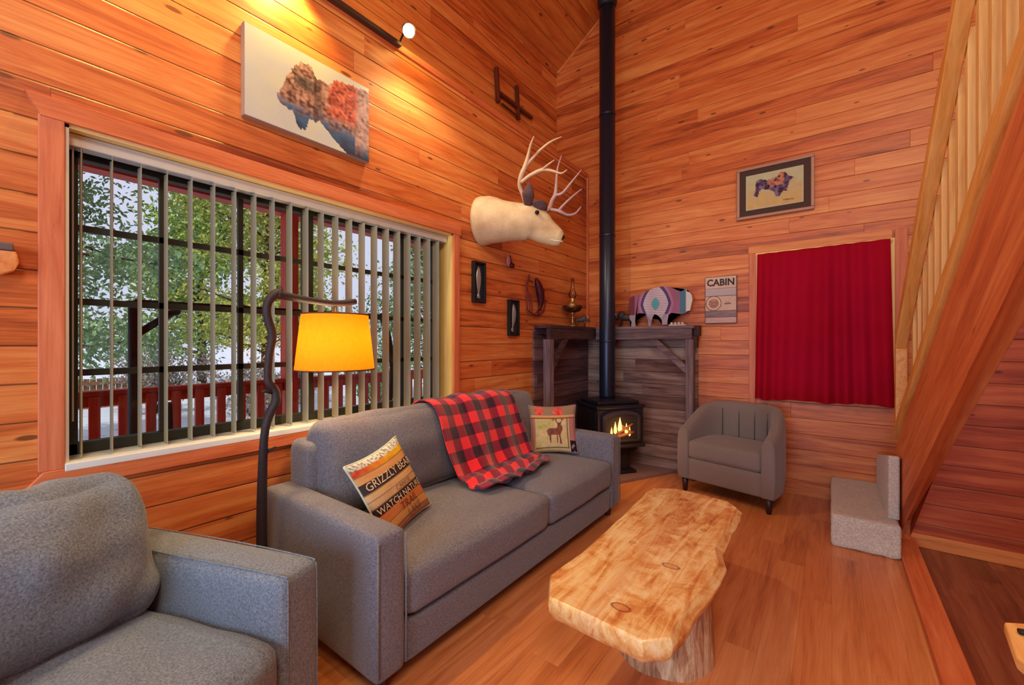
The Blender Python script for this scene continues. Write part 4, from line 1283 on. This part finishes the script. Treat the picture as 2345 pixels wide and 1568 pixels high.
# track light
tk = thing('track_light', 'dark track light bar with round spot heads above the canvas painting', 'track light', (XL, 1.0, 3.2))
bm = BM(); box(bm, XL + .015, XL + .05, .05, 1.715, 3.185, 3.212)
mk('bar', bm, plain('track_dark', srgb(70, 50, 40), .5, .3), tk, bevel=.003)
WARM = (1.0, .66, .18)
for (y, aim, pw) in ((.42, (XL, .30, 2.6), 9), (1.02, (XL, .98, 2.75), 10), (1.70, None, 30)):
    hd_loc = Vector((XL + .13, y, 3.245))
    tgt = Vector(aim) if aim else Vector((-.3, 1.2, 1.5))
    dirv = (tgt - hd_loc).normalized()
    rot = dirv.to_track_quat('Z', 'Y').to_matrix().to_4x4(); rot.translation = hd_loc
    bm = BM(); lathe(bm, [(.0, -.07), (.022, -.065), (.03, -.03), (.042, .02), (.040, .02), (.028, -.02), (0, -.03)], (0, 0, 0), 20, rot)
    hd = mk('spot_head', bm, plain('head_metal', srgb(120, 100, 80), .35, .6), tk, smooth=True)
    bm = BM(); tube(bm, [(XL + .04, y, 3.2), hd_loc - dirv * .05], .006, 6)
    mk('stem', bm, M['metal_dark'], hd)
    bm = BM(); lathe(bm, [(0, .012), (.036, .012), (.036, .006)], (0, 0, 0), 20, rot)
    mk('bulb', bm, emit('bulb_glow', (1.0, .93, .70), 28 if aim is None else 12), hd)
    if aim:
        light('track_spot_light', 'SPOT', hd_loc + dirv * .03, pw * 5.0, WARM, .03, aim=aim, spot=115, blend=.8)
    else:
        light('track_spot_light', 'SPOT', hd_loc + dirv * .04, pw * 2.0, (1.0, .80, .52), .05, aim=(-.8, 2.4, .6), spot=140, blend=.6)
        light('track_spot_glow', 'POINT', hd_loc + Vector((.05, .05, .03)), 5, WARM, .04)

# rack on the upper wall
rk = thing('wooden_rack', 'small rustic wooden rack of crossed sticks high on the upper left wall', 'wall rack', (XU, 3.4, 3.85))
rm = grain('rack_wood', srgb(120, 54, 32), srgb(88, 34, 22), srgb(54, 18, 14), 'z', knots=0)
for A_, B_, w in (((3.185, 3.985), (3.215, 3.66), .036), ((3.52, 3.97), (3.55, 3.63), .034), ((3.19, 3.755), (3.80, 3.75), .03), ((3.27, 3.67), (3.56, 3.655), .018)):
    bm = BM(); beam(bm, (XU + .03, A_[0], A_[1]), (XU + .03, B_[0], B_[1]), w, w, up=(1, 0, 0)); mk('stick', bm, rm, rk, bevel=.003)

# fish frames
silver = plain('silver_fish', srgb(170, 178, 180), .35, .6)
def fish_frame(label, ya, yb_, za, zb, bend):
    r = thing('fish_frame', label, 'wall art', (XL, (ya + yb_) / 2, (za + zb) / 2), group='silver fish plaques')
    bm = BM(); w = .016
    for q_ in ((ya, yb_, zb - w, zb), (ya, yb_, za, za + w), (ya, ya + w, za + w, zb - w), (yb_ - w, yb_, za + w, zb - w)):
        box(bm, XL + .002, XL + .035, *q_)
    mk('frame', bm, M['iron'], r, bevel=.002)
    bm = BM(); box(bm, XL + .001, XL + .008, ya + .01, yb_ - .01, za + .01, zb - .01)
    mk('backing', bm, plain('slate_backing', srgb(44, 44, 60), .6), r)
    bm = BM(); H_ = (zb - za); ym_ = (ya + yb_) / 2
    pts_ = []; rad_ = []
    for k in range(13):
        f_ = k / 12
        pts_.append((XL + .016, ym_ + bend * math.sin(f_ * 4.5), zb - .035 - f_ * (H_ - .07)))
        rad_.append([.004, .014, .022, .026, .028, .028, .026, .023, .018, .013, .008, .016, .020][k] * (yb_ - ya) / .13)
    tube(bm, pts_, rad_, 10)
    for v in bm.verts: v.co.x = XL + .016 + (v.co.x - XL - .016) * .3
    mk('fish', bm, silver, r, smooth=True)
    return r
fish_frame('black framed silver fish wall plaque nearest the window, the higher of the pair', 2.415, 2.555, 1.612, 1.935, .0)
fish_frame('black framed silver fish wall plaque nearer the mantel, the lower of the pair', 2.868, 3.008, 1.358, 1.672, .014)

# little pale hook ornament with dark knob
hk = thing('wall_ornament', 'tiny pale ornament with dark knob on the wall under the deer mount', 'ornament', (XL, 2.89, 1.99))
bm = BM(); ellipsoid(bm, (XL + .014, 2.875, 2.005), (.014, .028, .05)); mk('pale_leaf', bm, plain('pale_leaf', srgb(190, 130, 124), .6), hk, smooth=True)
bm = BM(); ellipsoid(bm, (XL + .03, 2.905, 1.965), (.022, .022, .022)); tube(bm, [(XL + .02, 2.88, 2.05), (XL + .02, 2.905, 1.98)], .008, 6)
mk('knob', bm, plain('dark_knob', srgb(60, 16, 26), .4), hk, smooth=True)

# metal sculpture: leaping fish and reeds
ms = thing('metal_wall_sculpture', 'rusty red metal sculpture of a leaping fish with reeds, left of the oil lamp', 'wall art', (XL, 3.3, 1.75))
rust = plain('rusty_metal', srgb(128, 54, 58), .55, .5, var=.4, scale=30); rust2 = plain('dark_rust', srgb(84, 26, 38), .5, .5, var=.4, scale=30)
bm = BM()
pp, rr_ = smoothpath([(XL + .05, 3.235, 1.895), (XL + .06, 3.255, 1.85), (XL + .065, 3.29, 1.77), (XL + .06, 3.31, 1.68), (XL + .05, 3.30, 1.62), (XL + .05, 3.27, 1.585)], [.010, .030, .040, .030, .012, .008], 4)
tube(bm, pp, rr_, 12)
mk('fish_body', bm, rust2, ms, smooth=True)
bm = BM()
prism(bm, [(3.27, 1.60), (3.22, 1.56), (3.27, 1.575), (3.32, 1.55)], lambda p: Vector((XL + .045, p[0], p[1])), lambda p: Vector((XL + .052, p[0], p[1])))
mk('fin', bm, rust, ms)
bm = BM()
prism(bm, [(3.32, 1.80), (3.38, 1.77), (3.40, 1.80), (3.35, 1.74)], lambda p: Vector((XL + .045, p[0], p[1])), lambda p: Vector((XL + .052, p[0], p[1])))
mk('fin', bm, rust, ms)
bm = BM()
for pts_ in ([(3.14, 1.60), (3.12, 1.75), (3.165, 1.90)], [(3.18, 1.58), (3.17, 1.70), (3.13, 1.82)], [(3.36, 1.60), (3.39, 1.70), (3.43, 1.74)], [(3.38, 1.58), (3.43, 1.64), (3.44, 1.72)], [(3.22, 1.56), (3.21, 1.66), (3.19, 1.76)], [(3.12, 1.60), (3.28, 1.555), (3.42, 1.60)]):
    tube(bm, smoothpath([(XL + .025, y, z) for y, z in pts_], sub=4), .006, 6)
ellipsoid(bm, (XL + .025, 3.165, 1.89), (.010, .010, .035)); ellipsoid(bm, (XL + .025, 3.13, 1.82), (.010, .010, .030))
mk('reeds', bm, rust, ms, smooth=True)

# wooden shelf at the left edge
sh = thing('wall_plaque', 'thick wooden wall plaque with a rounded end, left of the window', 'plaque', (XL, -.1, 1.58))
bm = BM()
prism(bm, [(-.55, 1.525), (.09, 1.525), (.118, 1.54), (.128, 1.57), (.122, 1.605), (-.55, 1.605)], lambda p: Vector((XL + .001, p[0], p[1])), lambda p: Vector((XL + .05, p[0], p[1])))
mk('board', bm, M['trim_x'], sh, bevel=.006)
bm = BM(); box(bm, XL + .001, XL + .055, -.55, .115, 1.606, 1.632)
mk('top_strip', bm, plain('grey_strip', srgb(104, 84, 84), .6), sh, bevel=.004)

# ================================================================== DEER MOUNT
dm = thing('deer_mount', 'shoulder-mounted buck deer head with forked antlers on the left wall', 'mounted deer head', (XL, 2.57, 2.25))
m, t, b = nt('deer_hide'); n = N(t)
tc = n.new('ShaderNodeTexCoord').outputs['Object']; s_ = n.sep(tc)
g = n.noise(tc, 8, 4); g2 = n.noise(tc, 90, 3)
c = n.mix(n.math('MULTIPLY_ADD', n.math('SUBTRACT', g, .5), 2.4, .5, clamp=True), srgb(188, 158, 122), srgb(224, 204, 164))
# paler throat
lowf = n.math('MULTIPLY', n.math('SUBTRACT', -.10, s_[2]), 9, clamp=True)
c = n.mix(n.math('MULTIPLY', lowf, .7), c, srgb(236, 228, 178))
c = n.mix(n.math('MULTIPLY', g2, .35), c, srgb(150, 116, 80))
n.link(c, b.inputs['Base Color']); b.inputs['Roughness'].default_value = .9
n.link(n.bump(g2, .5, .006), b.inputs['Normal'])
hide = m
Cs = [  # centre, half-width (along side), half-height
    ((XL + .00, 2.535, 2.265), .150, .195), ((XL + .08, 2.545, 2.262), .148, .188), ((XL + .17, 2.565, 2.243), .128, .165), ((XL + .26, 2.59, 2.232), .110, .150),
    ((XL + .34, 2.62, 2.222), .100, .142), ((XL + .40, 2.648, 2.215), .094, .138), ((XL + .445, 2.675, 2.192), .084, .122), ((XL + .485, 2.695, 2.155), .072, .106), ((XL + .525, 2.715, 2.126), .062, .090), ((XL + .56, 2.732, 2.104), .056, .078), ((XL + .59, 2.746, 2.086), .051, .066), ((XL + .612, 2.757, 2.076), .034, .044)]
bm = BM(); rings = []
cs_ = [Vector(c_[0]) for c_ in Cs]
pcs, ra = smoothpath(cs_, [c_[1] for c_ in Cs], 3)
_, rb = smoothpath(cs_, [c_[2] for c_ in Cs], 3)
for i, p in enumerate(pcs):
    d_ = (pcs[min(i + 1, len(pcs) - 1)] - pcs[max(i - 1, 0)]).normalized()
    sd_ = d_.cross(Vector((0, 0, 1))).normalized(); up_ = sd_.cross(d_).normalized()
    rings.append([bm.verts.new(p + sd_ * ra[i] * math.cos(k * 2 * PI / 24) + up_ * rb[i] * math.sin(k * 2 * PI / 24)) for k in range(24)])
for A_, B_ in zip(rings, rings[1:]):
    for k in range(24): bm.faces.new((A_[k], A_[(k + 1) % 24], B_[(k + 1) % 24], B_[k]))
bm.faces.new(rings[0][::-1]); bm.faces.new(rings[-1])
mk('head_and_neck', bm, hide, dm, smooth=True)
dkh = plain('dark_hide', srgb(86, 62, 66), .85, var=.5, scale=60)
bm = BM(); ellipsoid(bm, (XL + .608, 2.758, 2.096), (.024, .032, .020)); mk('nose', bm, plain('nose_black', srgb(50, 34, 40), .4), dm, smooth=True)
bm = BM(); tube(bm, [(XL + .555, 2.680, 2.070), (XL + .598, 2.705, 2.058), (XL + .630, 2.738, 2.054)], [.004, .007, .006], 6); mk('mouth', bm, plain('mouth_pale', srgb(230, 214, 200), .7), dm, smooth=True)
fwd = (Vector((XL + .60, 2.75, 2.08)) - Vector((XL + .40, 2.65, 2.25))).normalized()
side = fwd.cross(Vector((0, 0, 1))).normalized()       # towards -y / viewer's left
headc = Vector((XL + .425, 2.665, 2.245))
for s__ in (1, -1):
    e = headc + side * .078 * s__ + Vector((.035, 0, .018))
    bm = BM(); ellipsoid(bm, e, (.017, .017, .015)); mk('eye', bm, plain('eye_black', srgb(20, 14, 14), .1), dm, smooth=True)
bm = BM(); ellipsoid(bm, headc + Vector((.030, .008, .082)), (.074, .064, .055)); mk('forehead', bm, dkh, dm, smooth=True)
for s__ in (1, -1):
    bm = BM()
    base = headc + side * .070 * s__ + Vector((-.05, 0, .075))
    tip = base + side * .085 * s__ + Vector((.0, 0, .145 if s__ == 1 else .05)) + (Vector((.03, 0, 0)) if s__ == 1 else Vector((.07, .06, -.02)))
    mid = (base + tip) / 2 + side * .02 * s__
    pp, rr_ = smoothpath([base, mid, tip], [.024, .048, .008], 5)
    tube(bm, pp, rr_, 10, flat=.35)
    mk('ear', bm, dkh, dm, smooth=True)
# antlers
bone = plain('antler_bone', srgb(196, 164, 134), .5, var=.2, scale=20); bone2 = plain('antler_bone_grey', srgb(176, 146, 150), .5, var=.2, scale=20)
import math as _m
_A = R(37.2)
fwv = (-_m.sin(_A), _m.cos(_A)); rtv = (_m.cos(_A), _m.sin(_A))
def on_y(px, py, y):
    u = (px - 1172.5) / 965; vx = fwv[0] + u * rtv[0]; vy = fwv[1] + u * rtv[1]; vz = -(py - 784) / 965
    t_ = y / vy; return Vector((vx * t_, y, 1.3 + vz * t_))
def antler(chains, mat, name):
    bm = BM()
    for ch in chains:
        pts_ = [on_y(*c_[:3]) for c_ in ch]; rd = [c_[3] for c_ in ch]
        pp, rr_ = smoothpath(pts_, rd, 4)
        tube(bm, pp, rr_, 8)
    return mk(name, bm, mat, dm, smooth=True)
antler([[(1205, 470, 2.60, .016), (1197, 445, 2.56, .015), (1190, 425, 2.53, .016), (1194, 402, 2.51, .019), (1204, 378, 2.51, .018), (1211, 350, 2.50, .011), (1216, 330, 2.48, .009), (1223, 312, 2.46, .003)],
        [(1204, 380, 2.51, .014), (1220, 362, 2.53, .012), (1239, 342, 2.56, .010), (1262, 324, 2.58, .008), (1287, 313, 2.62, .003)],
        [(1193, 418, 2.52, .015), (1214, 402, 2.54, .015), (1243, 389, 2.57, .016), (1264, 391, 2.58, .011), (1285, 397, 2.60, .008), (1299, 388, 2.62, .003)],
        [(1241, 389, 2.57, .010), (1254, 378, 2.55, .008), (1270, 366, 2.54, .003)]], bone, 'antler')
antler([[(1232, 478, 2.74, .016), (1245, 483, 2.80, .015), (1258, 478, 2.85, .020), (1264, 460, 2.88, .017), (1272, 444, 2.90, .017), (1274, 418, 2.93, .011), (1277, 385, 2.96, .008), (1286, 355, 2.98, .003)],
        [(1272, 447, 2.90, .014), (1288, 442, 2.90, .011), (1308, 418, 2.92, .009), (1332, 388, 2.95, .003)],
        [(1257, 480, 2.85, .017), (1279, 483, 2.87, .015), (1300, 492, 2.88, .011), (1318, 488, 2.90, .008), (1331, 472, 2.92, .003)],
        [(1279, 482, 2.87, .012), (1300, 460, 2.88, .009), (1318, 444, 2.90, .007), (1333, 432, 2.92, .003)]], bone2, 'antler')

# ================================================================== FLOOR LAMP
LX = -2.0
fl = thing('floor_lamp', 'twisted branch floor lamp with glowing amber shade beside the sofa', 'floor lamp', (-2.03, .845, 0))
bm = BM()
pp, rr_ = smoothpath([(-2.05, .83, .02), (-2.04, .828, .30), (-2.03, .825, .60), (-2.0, .822, .88), (-2.0, .845, .98), (-2.0, .872, 1.035), (-2.0, .866, 1.09), (-2.0, .838, 1.13), (-2.0, .842, 1.24), (-2.0, .856, 1.33), (-2.0, .834, 1.42), (-2.0, .838, 1.48), (-2.0, .866, 1.515), (-2.0, .895, 1.535)],
                     [.026, .023, .021, .017, .019, .021, .018, .016, .016, .018, .017, .018, .022, .017], 4)
tube(bm, pp, rr_, 12)
mk('pole', bm, M['branch'], fl, smooth=True)
bm = BM()
pp, rr_ = smoothpath([(-2.0, .875, 1.520), (-2.0, .93, 1.512), (-2.0, 1.02, 1.503), (-2.0, 1.12, 1.497), (-2.0, 1.20, 1.502), (-2.0, 1.27, 1.516)], [.024, .019, .017, .016, .017, .015], 4)
tube(bm, pp, rr_, 10)
tube(bm, [(-2.0, .872, 1.51), (-2.0, .888, 1.54), (-2.0, .885, 1.558)], [.018, .014, .010], 8)
mk('arm', bm, M['branch'], fl, smooth=True)
bm = BM(); tube(bm, [(-2.0, .868, 1.075), (-2.0, .825, 1.085), (-2.0, .812, 1.083)], [.012, .008, .006], 6)
mk('twig_stub', bm, M['branch'], fl, smooth=True)
bm = BM(); tube(bm, [(-2.02, .828, .80), (-1.98, .85, .83), (-1.975, .862, .835)], [.008, .005, .004], 6)
mk('twig_stub', bm, M['branch'], fl, smooth=True)
bm = BM(); lathe(bm, [(.15, 0), (.15, .015), (.12, .03), (.03, .045), (.0, .045)], (-2.05, .83, 0), 28)
mk('base', bm, M['iron'], fl, smooth=True)
scx, scy = -2.0, 1.158
bm = BM(); tube(bm, [(scx, scy, 1.497), (scx, scy, 1.40)], .006, 8); lathe(bm, [(.018, 1.34), (.018, 1.40), (.012, 1.42)], (scx, scy, 0), 12)
mk('socket', bm, M['brass'], fl, smooth=True)
m = bpy.data.materials.new('amber_shade'); m.use_nodes = True; t = m.node_tree; n = N(t); b = t.nodes['Principled BSDF']
tc = n.new('ShaderNodeTexCoord').outputs['Object']
wv = n.noise(tc, 60, 4, .7)
cc = n.mix(wv, srgb(220, 112, 8), srgb(236, 138, 16))
n.link(cc, b.inputs['Base Color']); b.inputs['Roughness'].default_value = .9
trl = n.new('ShaderNodeBsdfTranslucent'); n.link(cc, trl.inputs[0])
mxs = n.new('ShaderNodeMixShader'); mxs.inputs[0].default_value = .5
n.link(b.outputs[0], mxs.inputs[1]); n.link(trl.outputs[0], mxs.inputs[2]); n.link(mxs.outputs[0], t.nodes['Material Output'].inputs[0])
bm = BM()
for r0, r1, z0_, z1_ in ((.188, .158, 1.165, 1.440),):
    A_ = []; B_ = []
    for k in range(48):
        a_ = k * 2 * PI / 48
        A_.append(bm.verts.new((scx + r0 * math.cos(a_), scy + r0 * math.sin(a_), z0_))); B_.append(bm.verts.new((scx + r1 * math.cos(a_), scy + r1 * math.sin(a_), z1_)))
    for k in range(48): bm.faces.new((A_[k], A_[(k + 1) % 48], B_[(k + 1) % 48], B_[k]))
shd = mk('lamp_shade', bm, m, fl, smooth=True)
for r_, z_ in ((.188, 1.165), (.158, 1.44)):
    bm = BM()
    tube(bm, [(scx + r_ * math.cos(k * 2 * PI / 48), scy + r_ * math.sin(k * 2 * PI / 48), z_) for k in range(49)], .0035, 6, cap=False)
    mk('rim', bm, plain('shade_rim', srgb(90, 44, 24), .7), shd, smooth=True)
bm = BM(); ellipsoid(bm, (scx, scy, 1.30), (.03, .03, .04)); mk('bulb', bm, emit('lamp_bulb', (1, .75, .35), 6), fl, smooth=True)
light('lamp_bulb_light', 'POINT', (scx, scy, 1.30), 19, (1.0, .72, .36), .045)

# wooden side table at the bottom right corner
tt = thing('side_table', 'corner of a pale wooden side table at the bottom right', 'table', (.55, 1.1, 0))
bm = BM(); prism(bm, [(.285, 1.318), (.272, 1.185), (.40, .85), (.85, .95), (.80, 1.62)], lambda p: Vector((p[0], p[1], .695)), lambda p: Vector((p[0], p[1], .72)))
mk('table_top', bm, M['rail'], tt, bevel=.005)
bm = BM(); prism(bm, [(.278, 1.19), (.275, 1.18), (.40, .87), (.80, .96), (.76, 1.45)], lambda p: Vector((p[0] + .01, p[1], .0)), lambda p: Vector((p[0] + .01, p[1], .694)))
mk('cabinet_body', bm, M['trim_z'], tt, bevel=.004)
pn = thing('pen', 'black pen lying on the pale wooden side table', 'pen', (.33, 1.28, .725))
bm = BM(); tube(bm, [(.296, 1.275, .727), (.37, 1.30, .727)], .0055, 8); mk('barrel', bm, M['iron'], pn, smooth=True)
bm = BM(); tube(bm, [(.325, 1.283, .7335), (.37, 1.298, .7335)], .0015, 6); mk('clip', bm, M['alu'], pn)

# ================================================================== OUTSIDE
bm = BM(); box(bm, -4.95, -2.46, -3.5, 12, -.30, -.15)
tag(mk('porch_deck', bm, M['deck']), kind='structure')
bm = BM(); prism(bm, [(-2.46, 2.98), (-5.3, 2.82), (-5.3, 2.92), (-2.46, 3.12)], lambda p: Vector((p[0], -3.5, p[1])), lambda p: Vector((p[0], 12, p[1])))
tag(mk('porch_roof', bm, M['red_y']), kind='structure')
bm = BM(); box(bm, -4.88, -4.74, -3.5, 12, 2.705, 2.84)
tag(mk('porch_beam', bm, M['red_y']), kind='structure', label='red painted eave beam of the porch')
RX = -4.80
rl = thing('deck_railing', 'red painted deck railing with square balusters outside the window', 'railing', (RX, 2, -.15))
bm = BM(); box(bm, RX - .06, RX + .06, -3.4, 11.5, .865, .905); mk('top_rail', bm, M['red_y'], rl, bevel=.005)
bm = BM(); box(bm, RX - .02, RX + .02, -3.4, 11.5, .775, .865); mk('under_rail', bm, M['red_y'], rl)
bm = BM(); box(bm, RX - .02, RX + .02, -3.4, 11.5, -.06, .0); mk('bottom_rail', bm, M['red_y'], rl)
y = .674 - .178 * 6
while y < 9:
    if not (2.10 < y < 2.34):
        bm = BM(); box(bm, RX + .021, RX + .055, y - .034, y + .034, -.06, .86); mk('baluster', bm, M['red'], rl)
    y += .178
for py in (2.235, 6.4, -1.6):
    pst = BM(); box(pst, RX - .065, RX + .065, py - .07, py + .07, -.15, 2.705)
    o = mk('porch_post', pst, M['red'], bevel=.006)
    tag(o, {2.235: 'red porch post seen through the middle of the left window', 6.4: 'farther red porch post beyond the right end of the left window', -1.6: 'red porch post near the left end of the deck'}[py], 'post', 'red porch posts')
# swing frame on the deck
sw = thing('swing_frame', 'dark metal swing frame with angled braces standing on the deck', 'swing frame', (-3.9, 1.7, -.15))
bm = BM(); tube(bm, [(-3.8, .735, -.15), (-3.8, .735, 1.585)], .035, 10); mk('post', bm, M['iron'], sw, smooth=True)
bm = BM(); tube(bm, [(-3.8, .75, 1.36), (-3.8, .95, 1.52)], .025, 8); ellipsoid(bm, (-3.8, .96, 1.53), (.035, .035, .035)); mk('brace', bm, M['iron'], sw, smooth=True)
bm = BM(); tube(bm, [(-3.8, .735, 1.585), (-3.8, 2.72, 1.585)], .012, 8); mk('cross_bar', bm, M['iron'], sw, smooth=True)
bm = BM(); tube(bm, smoothpath([(-3.8, 2.72, -.15), (-3.8, 2.80, .5), (-3.8, 2.86, 1.0), (-3.8, 2.80, 1.4), (-3.8, 2.70, 1.6)], sub=4), .03, 10); mk('post', bm, M['iron'], sw, smooth=True)
bm = BM(); tube(bm, [(-4.15, 1.15, -.15), (-4.05, 1.0, .4), (-3.95, .96, .85)], .02, 8); mk('leg', bm, M['iron'], sw, smooth=True)

# ground with patchy snow
bm = BM()
gx = [-5.0 - 90 * (i / 30) ** 2 for i in range(31)]; gy = [-50 + 130 * (j / 40) for j in range(41)]
gv_ = [[bm.verts.new((x, y, -.75 + .10 * noise.noise(Vector((x * .4, y * .4, 0))) + max(0, -x - 16) * .012)) for y in gy] for x in gx]
for i in range(30):
    for j in range(40): bm.faces.new((gv_[i][j], gv_[i][j + 1], gv_[i + 1][j + 1], gv_[i + 1][j]))
m, t, b = nt('snowy_ground'); n = N(t)
P = n.new('ShaderNodeNewGeometry').outputs['Position']
f = n.noise(P, 1.1, 6, .7, .6)
n.link(n.ramp(f, [(.33, srgb(140, 128, 120)), (.42, srgb(206, 208, 220)), (1, srgb(236, 238, 250))]), b.inputs['Base Color']); b.inputs['Roughness'].default_value = .8
tag(mk('snowy_ground', bm, m, smooth=True), 'patchy snow-covered ground beyond the deck', 'snow', kind='stuff')
# fence
fn = thing('board_fence', 'low brown board fence across the snowy yard', 'fence', (-18, -2, -.75))
bm = BM(); y = -9.0
while y < 4:
    box(bm, -18.02, -18.0, y, y + .13, -.8, .20 + random.uniform(-.02, .02)); y += .145
mk('pickets', bm, M['fence'], fn)
bm = BM(); box(bm, -17.99, -17.95, -9, 4, .0, .09); mk('fence_rail', bm, M['fence'], fn)

# trees
import array
def tree(label, x, y, h, rad, nleaf, leaf, lsize, kind='leafy', base=-.7, low=.15, seed=1):
    rnd = random.Random(seed)
    root = thing('tree', label, 'tree', (x, y, base))
    bm = BM()
    lean = rnd.uniform(-.3, .3)
    tube(bm, [(x, y, base - .3), (x + lean * .2, y, base + h * .35), (x + lean * .6, y + lean * .3, base + h * .7), (x + lean, y, base + h)], [h * .022, h * .017, h * .010, .01], 8)
    br = []
    nb = 46
    for k in range(nb):
        f_ = low + (1 - low) * (k + rnd.random()) / nb
        a_ = rnd.uniform(0, 2 * PI)
        if kind == 'conifer': L_ = rad * (1.05 - f_) * rnd.uniform(.8, 1.1); dz = -.15 * L_
        else: L_ = rad * (math.sin(PI * min(1, .18 + f_ * .8)) ** .6) * rnd.uniform(.6, 1.05); dz = .35 * L_
        s0 = Vector((x + lean * f_, y, base + h * f_))
        s1_ = s0 + Vector((math.cos(a_) * L_ * .55, math.sin(a_) * L_ * .55, dz * .6 + rnd.uniform(-.1, .1)))
        s2 = s0 + Vector((math.cos(a_) * L_, math.sin(a_) * L_, dz * .8))
        tube(bm, [s0, s1_, s2], [.035, .02, .006], 4)
        br.append((s0, s1_, s2))
    mk('trunk', bm, M['bark'], root, smooth=True)
    verts = []; faces = []
    for k in range(nleaf):
        b_ = br[rnd.randrange(nb)]; t_ = rnd.random() ** .6
        p = b_[0].lerp(b_[1], t_ * 2) if t_ < .5 else b_[1].lerp(b_[2], t_ * 2 - 1)
        sp_ = rad * .13 if kind != 'conifer' else rad * .09
        p = p + Vector((rnd.gauss(0, sp_), rnd.gauss(0, sp_), rnd.gauss(0, sp_ * .7)))
        u_ = Vector((rnd.uniform(-1, 1), rnd.uniform(-1, 1), rnd.uniform(-1, 1))).normalized()
        v_ = u_.orthogonal().normalized(); s__ = lsize * rnd.uniform(.6, 1.3)
        i0 = len(verts)
        verts += [p - u_ * s__, p + v_ * s__ * .45, p + u_ * s__, p - v_ * s__ * .45]
        faces.append((i0, i0 + 1, i0 + 2, i0 + 3))
    Wi = WM[root.name].inverted()
    me = bpy.data.meshes.new('foliage'); me.from_pydata([Wi @ v for v in verts], [], faces); me.materials.append(leaf)
    o = bpy.data.objects.new('foliage', me); COL.objects.link(o); o.parent = root
    return root
TG = 'trees in the yard beyond the fence'
for a_ in (
    ('big green cedar closest to the deck at the left of the window', -10.2, .75, 9.0, 3.7, 36000, M['leaf_b'], .055, 'conifer', -.7, .24, 3),
    ('yellow-green leafy tree between the cedar and the porch post', -13.0, 5.4, 7.2, 2.5, 16000, M['leaf_c'], .064, 'leafy', -.7, .22, 5),
    ('slim green tree seen just left of the porch post', -17.0, 8.4, 5.6, 1.4, 5500, M['leaf_a'], .08, 'leafy', -.7, .15, 8),
    ('round green tree behind the blind slats right of the porch post', -11.5, 10.6, 6.2, 2.6, 19000, M['leaf_b'], .065, 'leafy', -.7, .08, 9),
    ('broad green tree at the far right end of the yard', -9.6, 14.0, 6.0, 2.5, 12000, M['leaf_a'], .09, 'leafy', -.7, .1, 12),
    ('tall dark tree behind the cedar at the far left', -20.5, -1.5, 10.5, 3.6, 9000, M['leaf_a'], .12, 'leafy', -.7, .12, 13),
    ('large tree behind the yellow-green one beyond the fence', -21.0, 6.2, 8.5, 3.6, 10000, M['leaf_a'], .12, 'leafy', -.7, .16, 14)):
    lab, x_, y_, h_, r__, nl_, mt_, ls_, kd_, bs_, lw_, sd_ = a_
    tree(lab, x_, y_, h_, r__, nl_, mt_, ls_, kd_, bs_, lw_, sd_)['group'] = TG
def shrub(label, x, y, h, r_, nl, mat, seed):
    rnd = random.Random(seed)
    root = thing('shrub', label, 'shrub', (x, y, -.7), group='twiggy shrubs in the yard')
    bm = BM(); tips = []
    for k in range(26):
        a_ = rnd.uniform(0, 2 * PI); q_ = rnd.uniform(.2, 1)
        tip = Vector((x + math.cos(a_) * r_ * q_, y + math.sin(a_) * r_ * q_, -.7 + h * rnd.uniform(.6, 1)))
        tube(bm, [(x, y, -.8), (Vector((x, y, -.7)).lerp(tip, .5) + Vector((0, 0, .15))), tip], [.02, .012, .004], 4); tips.append(tip)
    mk('stems', bm, M['bark'], root)
    verts = []; faces = []
    for k in range(nl):
        p = Vector((x, y, -.7)).lerp(tips[rnd.randrange(26)], rnd.uniform(.35, 1.05)) + Vector((rnd.gauss(0, .12), rnd.gauss(0, .12), rnd.gauss(0, .12)))
        u_ = Vector((rnd.uniform(-1, 1), rnd.uniform(-1, 1), rnd.uniform(-1, 1))).normalized(); v_ = u_.orthogonal().normalized(); s__ = .045 * rnd.uniform(.6, 1.3)
        i0 = len(verts); verts += [p - u_ * s__, p + v_ * s__ * .5, p + u_ * s__, p - v_ * s__ * .5]; faces.append((i0, i0 + 1, i0 + 2, i0 + 3))
    Wi = WM[root.name].inverted()
    me = bpy.data.meshes.new('leaves'); me.from_pydata([Wi @ v for v in verts], [], faces); me.materials.append(mat)
    o = bpy.data.objects.new('leaves', me); COL.objects.link(o); o.parent = root
shrub('brown bushy shrub behind the railing below the cedar', -15.4, 3.4, 1.9, 1.5, 4200, M['leaf_d'], 21)
shrub('greyish twiggy shrub right of the brown one, behind the railing', -10.2, 4.2, 1.5, 1.2, 4200, M['leaf_d'], 22)
shrub('pale twiggy shrub at the left beyond the fence', -16.6, .2, 1.9, 1.6, 4200, M['leaf_d'], 23)
shrub('green low shrub behind the slats at the right of the yard', -10.4, 7.4, 1.8, 1.2, 3600, M['leaf_b'], 24)
